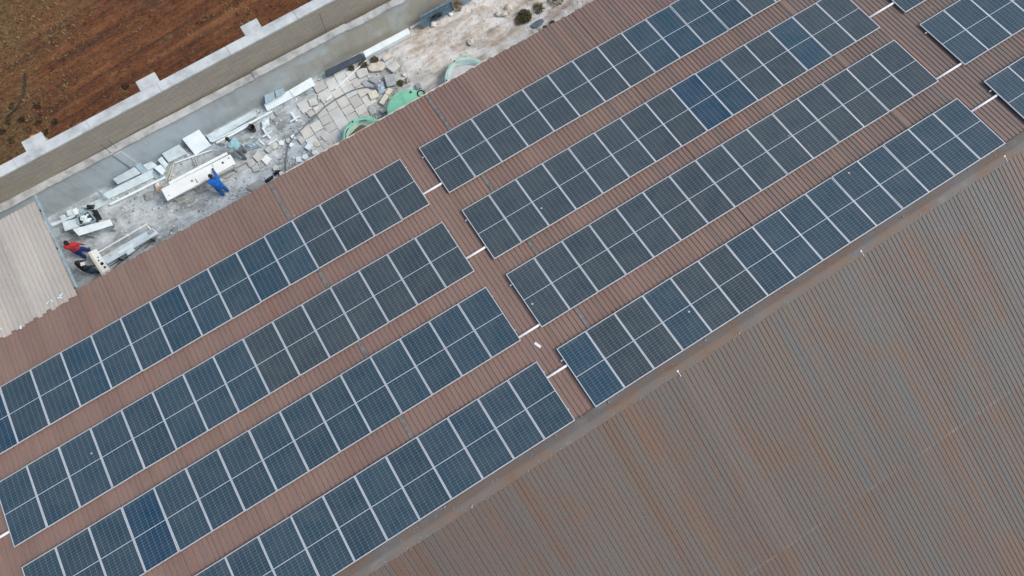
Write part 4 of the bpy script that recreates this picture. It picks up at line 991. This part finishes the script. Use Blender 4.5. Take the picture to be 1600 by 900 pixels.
# ------------------------------------------------------------------ people
def person(label, feet, head, top, bottom, lean=0, twist=0, hands=((.28, .25, .95), (-.28, .2, .95)), stride=.1, extra=None, H=1.72, bend=0.0):
    """one skinned body; local +y is where the person faces"""
    F = G(*feet, 0.0)
    P = []; E = []; Rr = []; T = []
    def vtx(p, r, t): P.append(Vector(p)); Rr.append(r); T.append(t); return len(P) - 1
    def seg(a, b): E.append((a, b))
    hip = .93
    def up(p):      # bend of the trunk about the hips
        v = Vector(p) - Vector((0, 0, hip)); v = Matrix.Rotation(-lean, 3, 'X') @ v; return v + Vector((0, 0, hip))
    pel = vtx((0, 0, hip), (.19, .15), 'b')
    sp = vtx(up((0, 0, 1.12)), (.19, .15), 't'); ch = vtx(up((0, 0, 1.32)), (.215, .155), 't'); nk0 = vtx(up((0, 0, 1.45)), (.08, .075), 't'); nk = vtx(up((0, .01, 1.53)), .052, 's')
    hd = vtx(up((0, .02, 1.61)), (.078, .09), 's'); ht = vtx(up((0, .01, 1.69)), (.07, .085), 's')
    seg(pel, sp); seg(sp, ch); seg(ch, nk0); seg(nk0, nk); seg(nk, hd); seg(hd, ht)
    nose = vtx(up((0, .115, 1.60)), .014, 's'); seg(hd, nose)
    for s in (1, -1):
        ear = vtx(up((s * .09, .0, 1.61)), .016, 's'); seg(hd, ear)
    for s, hnd in zip((1, -1), hands):
        sh_ = vtx(up((s * .2, 0, 1.40)), .088, 't'); hv = Vector(hnd); shp = P[sh_]
        el = (shp + hv) / 2; dl = .56 - (hv - shp).length; el += Vector((s * .5, -.3, -.8)).normalized() * max(0, dl) * .55
        e_ = vtx(el, .068, 't'); w_ = vtx(hv, .034, 's'); seg(ch, sh_); seg(sh_, e_)
        seg(e_, w_); dr = (hv - el).normalized(); sd = dr.cross(Vector((0, 0, 1))).normalized(); nn = sd.cross(dr)
        pm = vtx(hv + dr * .07, (.038, .018), 's'); seg(w_, pm)
        for k, ln in enumerate((.07, .08, .075, .06)):
            b0 = hv + dr * .085 + sd * (.03 - .02 * k); f1 = vtx(b0 + dr * ln * .5, .009, 's'); f2 = vtx(b0 + dr * ln - nn * .02, .008, 's'); seg(pm, f1); seg(f1, f2)
        t1 = vtx(hv + dr * .045 + sd * .05 * s, .011, 's'); t2 = vtx(hv + dr * .085 + sd * .062 * s, .009, 's'); seg(w_, t1); seg(t1, t2)
        hp = vtx((s * .095, 0, .86), .13, 'b'); kn = vtx((s * .11, stride * s * .6 + .03, .49), .095, 'b'); an = vtx((s * .12, stride * s, .10), .07, 'b')
        he = vtx((s * .12, stride * s - .03, .045), .042, 'o'); to = vtx((s * .135, stride * s + .16, .035), .034, 'o')
        seg(pel, hp); seg(hp, kn); seg(kn, an); seg(an, he); seg(he, to)
    ang = twist
    rot = Matrix.Rotation(ang, 4, 'Z')
    me = bpy.data.meshes.new('b'); me.from_pydata([tuple(p) for p in P], E, [])
    bm = bmesh.new(); bm.from_mesh(me); ly = bm.verts.layers.skin.verify()
    for i, v in enumerate(bm.verts):
        r = Rr[i]; v[ly].radius = r if isinstance(r, tuple) else (r, r); v[ly].use_root = (i == 0)
    bm.to_mesh(me); bm.free()
    tmp = bpy.data.objects.new('tmp', me); col.objects.link(tmp)
    sk = tmp.modifiers.new('skin', 'SKIN'); sk.use_smooth_shade = True; ss = tmp.modifiers.new('sub', 'SUBSURF'); ss.levels = 2; ss.render_levels = 2
    dg = bpy.context.evaluated_depsgraph_get(); dg.update(); body = bpy.data.meshes.new_from_object(tmp.evaluated_get(dg))
    bpy.data.objects.remove(tmp); body.name = 'person'
    body.materials.clear()
    for m in (top, bottom, 'skin', 'shoe'): body.materials.append(M[m])
    idx = {'t': 0, 'b': 1, 's': 2, 'o': 3}
    for pl in body.polygons:
        c = pl.center; best = None
        for a, b in E:
            A, B = P[a], P[b]; ab = B - A; t = max(0, min(1, (c - A).dot(ab) / max(ab.dot(ab), 1e-9))); d = (A + ab * t - c).length - (.03 if T[a] == 's' else 0) * 0
            if best is None or d < best[0]: best = (d, T[a] if t < .5 else T[b], t)
        pl.material_index = idx[best[1]]; pl.use_smooth = True
    o = bpy.data.objects.new('person', body); col.objects.link(o)
    tag(o, label, 'person', 'workers in the yard')
    # hair
    hb = MB(); hc = up((0, -.012, 1.665)); n1, n2 = 14, 7
    rm = Matrix.Rotation(-lean, 3, 'X'); vs = []; fs = []
    for j in range(n2 + 1):
        th = 1.75 * j / n2
        for k in range(n1):
            a = 2 * math.pi * k / n1; rr = 1 + .05 * noise.noise(Vector((math.cos(a) * 3, math.sin(a) * 3, j)))
            if math.sin(a) > .5 and th > 1.15: th2 = 1.15
            else: th2 = th
            v = Vector((.086 * rr * math.sin(th2) * math.cos(a), .105 * rr * math.sin(th2) * math.sin(a), .085 * rr * math.cos(th2))); vs.append(hc + rm @ v)
    for j in range(n2):
        for k in range(n1): fs.append((j * n1 + k, j * n1 + (k + 1) % n1, (j + 1) * n1 + (k + 1) % n1, (j + 1) * n1 + k))
    hb.quadmesh(vs, fs); hb.build('hair', M['hair'], o, 0, True)
    for s in (1, -1):
        eb = MB(); ec = up((s * .032, .098, 1.625)); lathe(eb, (0, 0), [(.001, -.011), (.009, -.006), (.011, 0), (.009, .006), (.001, .011)], 8)
        eb.v = [tuple(Vector(v) + ec) for v in eb.v]; eb.build('eye', M['eye'], o, 0, True)
    o.location = (F.x, F.y, -.05); o.rotation_euler = (0, 0, ang)
    return o
def facing(a, b, z=.0):
    p, q = G(*a, z), G(*b, z); d = q - p; return math.atan2(-d.x, d.y)
person('person in blue overalls leaning over the long bright marble table', (353, 301), None, 'blue_cloth', 'blue_cloth', R_(24), facing((353, 300), (337, 268)), ((.1, .85, .93), (-.2, .46, .93)), .04)
person('person in a red shirt and dark blue trousers beside the shed edge', (137, 397), None, 'red_cloth', 'navy_cloth', R_(12), facing((135, 395), (128, 372)), ((.27, .16, .88), (-.27, .2, .88)), .12)
person('person in a black jacket and blue jeans beside the yellowish bench', (150, 426), None, 'black_cloth', 'jeans', R_(10), facing((150, 425), (163, 408)), ((.22, .3, .95), (-.24, .26, .95)), .1)
person('person in a light blue shirt bending behind the bright marble table', (384, 243), None, 'aqua_cloth', 'grey_cloth', R_(32), facing((382, 241), (352, 222)), ((.2, .62, .62), (-.16, .58, .6)), .1)
mb = MB(); p = G(128.5, 412.5, 1.42); vs = [(p.x - .09, p.y - .06, 1.43), (p.x + .08, p.y - .09, 1.41), (p.x + .1, p.y + .06, 1.43), (p.x - .07, p.y + .09, 1.45)]
mb.slab(vs, .03); put(mb, 'white_cloth', M['white_cloth'], 'white folded cloth on the shoulder of the worker in black', 'cloth', None, .01)

# ------------------------------------------------------------------ light and camera
EL, AZ = R_(52), R_(122)                          # azimuth from +Y towards +X
w = bpy.data.worlds.new('World'); scene.world = w; w.use_nodes = True
nt = w.node_tree; bg = nt.nodes['Background']; sky = nt.nodes.new('ShaderNodeTexSky'); sky.sky_type = 'NISHITA'; sky.sun_disc = False
sky.sun_elevation = EL; sky.sun_rotation = AZ; sky.air_density = 1.2; sky.dust_density = 3.5; sky.ozone_density = 0.3; sky.altitude = 100
nt.links.new(sky.outputs[0], bg.inputs[0]); bg.inputs[1].default_value = .13
sl_ = bpy.data.lights.new('sun', 'SUN'); sl_.energy = 1.35; sl_.angle = R_(22); sl_.color = (1, .97, .93)
so = bpy.data.objects.new('sun', sl_); col.objects.link(so)
sd = Vector((math.sin(AZ) * math.cos(EL), math.cos(AZ) * math.cos(EL), math.sin(EL)))
so.rotation_euler = (-sd).to_track_quat('-Z', 'Y').to_euler(); so.location = (10, 10, 40)
cam = bpy.data.cameras.new('camera'); cam.sensor_width = 36; cam.lens = FOC / 1600 * 36; cam.clip_end = 3000; cam.clip_start = .5
co = bpy.data.objects.new('camera', cam); col.objects.link(co)
co.matrix_world = Matrix(((RW[0].x, -RW[1].x, -RW[2].x, CW.x), (RW[0].y, -RW[1].y, -RW[2].y, CW.y), (RW[0].z, -RW[1].z, -RW[2].z, CW.z), (0, 0, 0, 1)))
scene.camera = co
vs_ = scene.view_settings; vs_.view_transform = 'Standard'; vs_.look = 'None'; vs_.exposure = 0.38; vs_.gamma = 1; vs_.use_curve_mapping = False
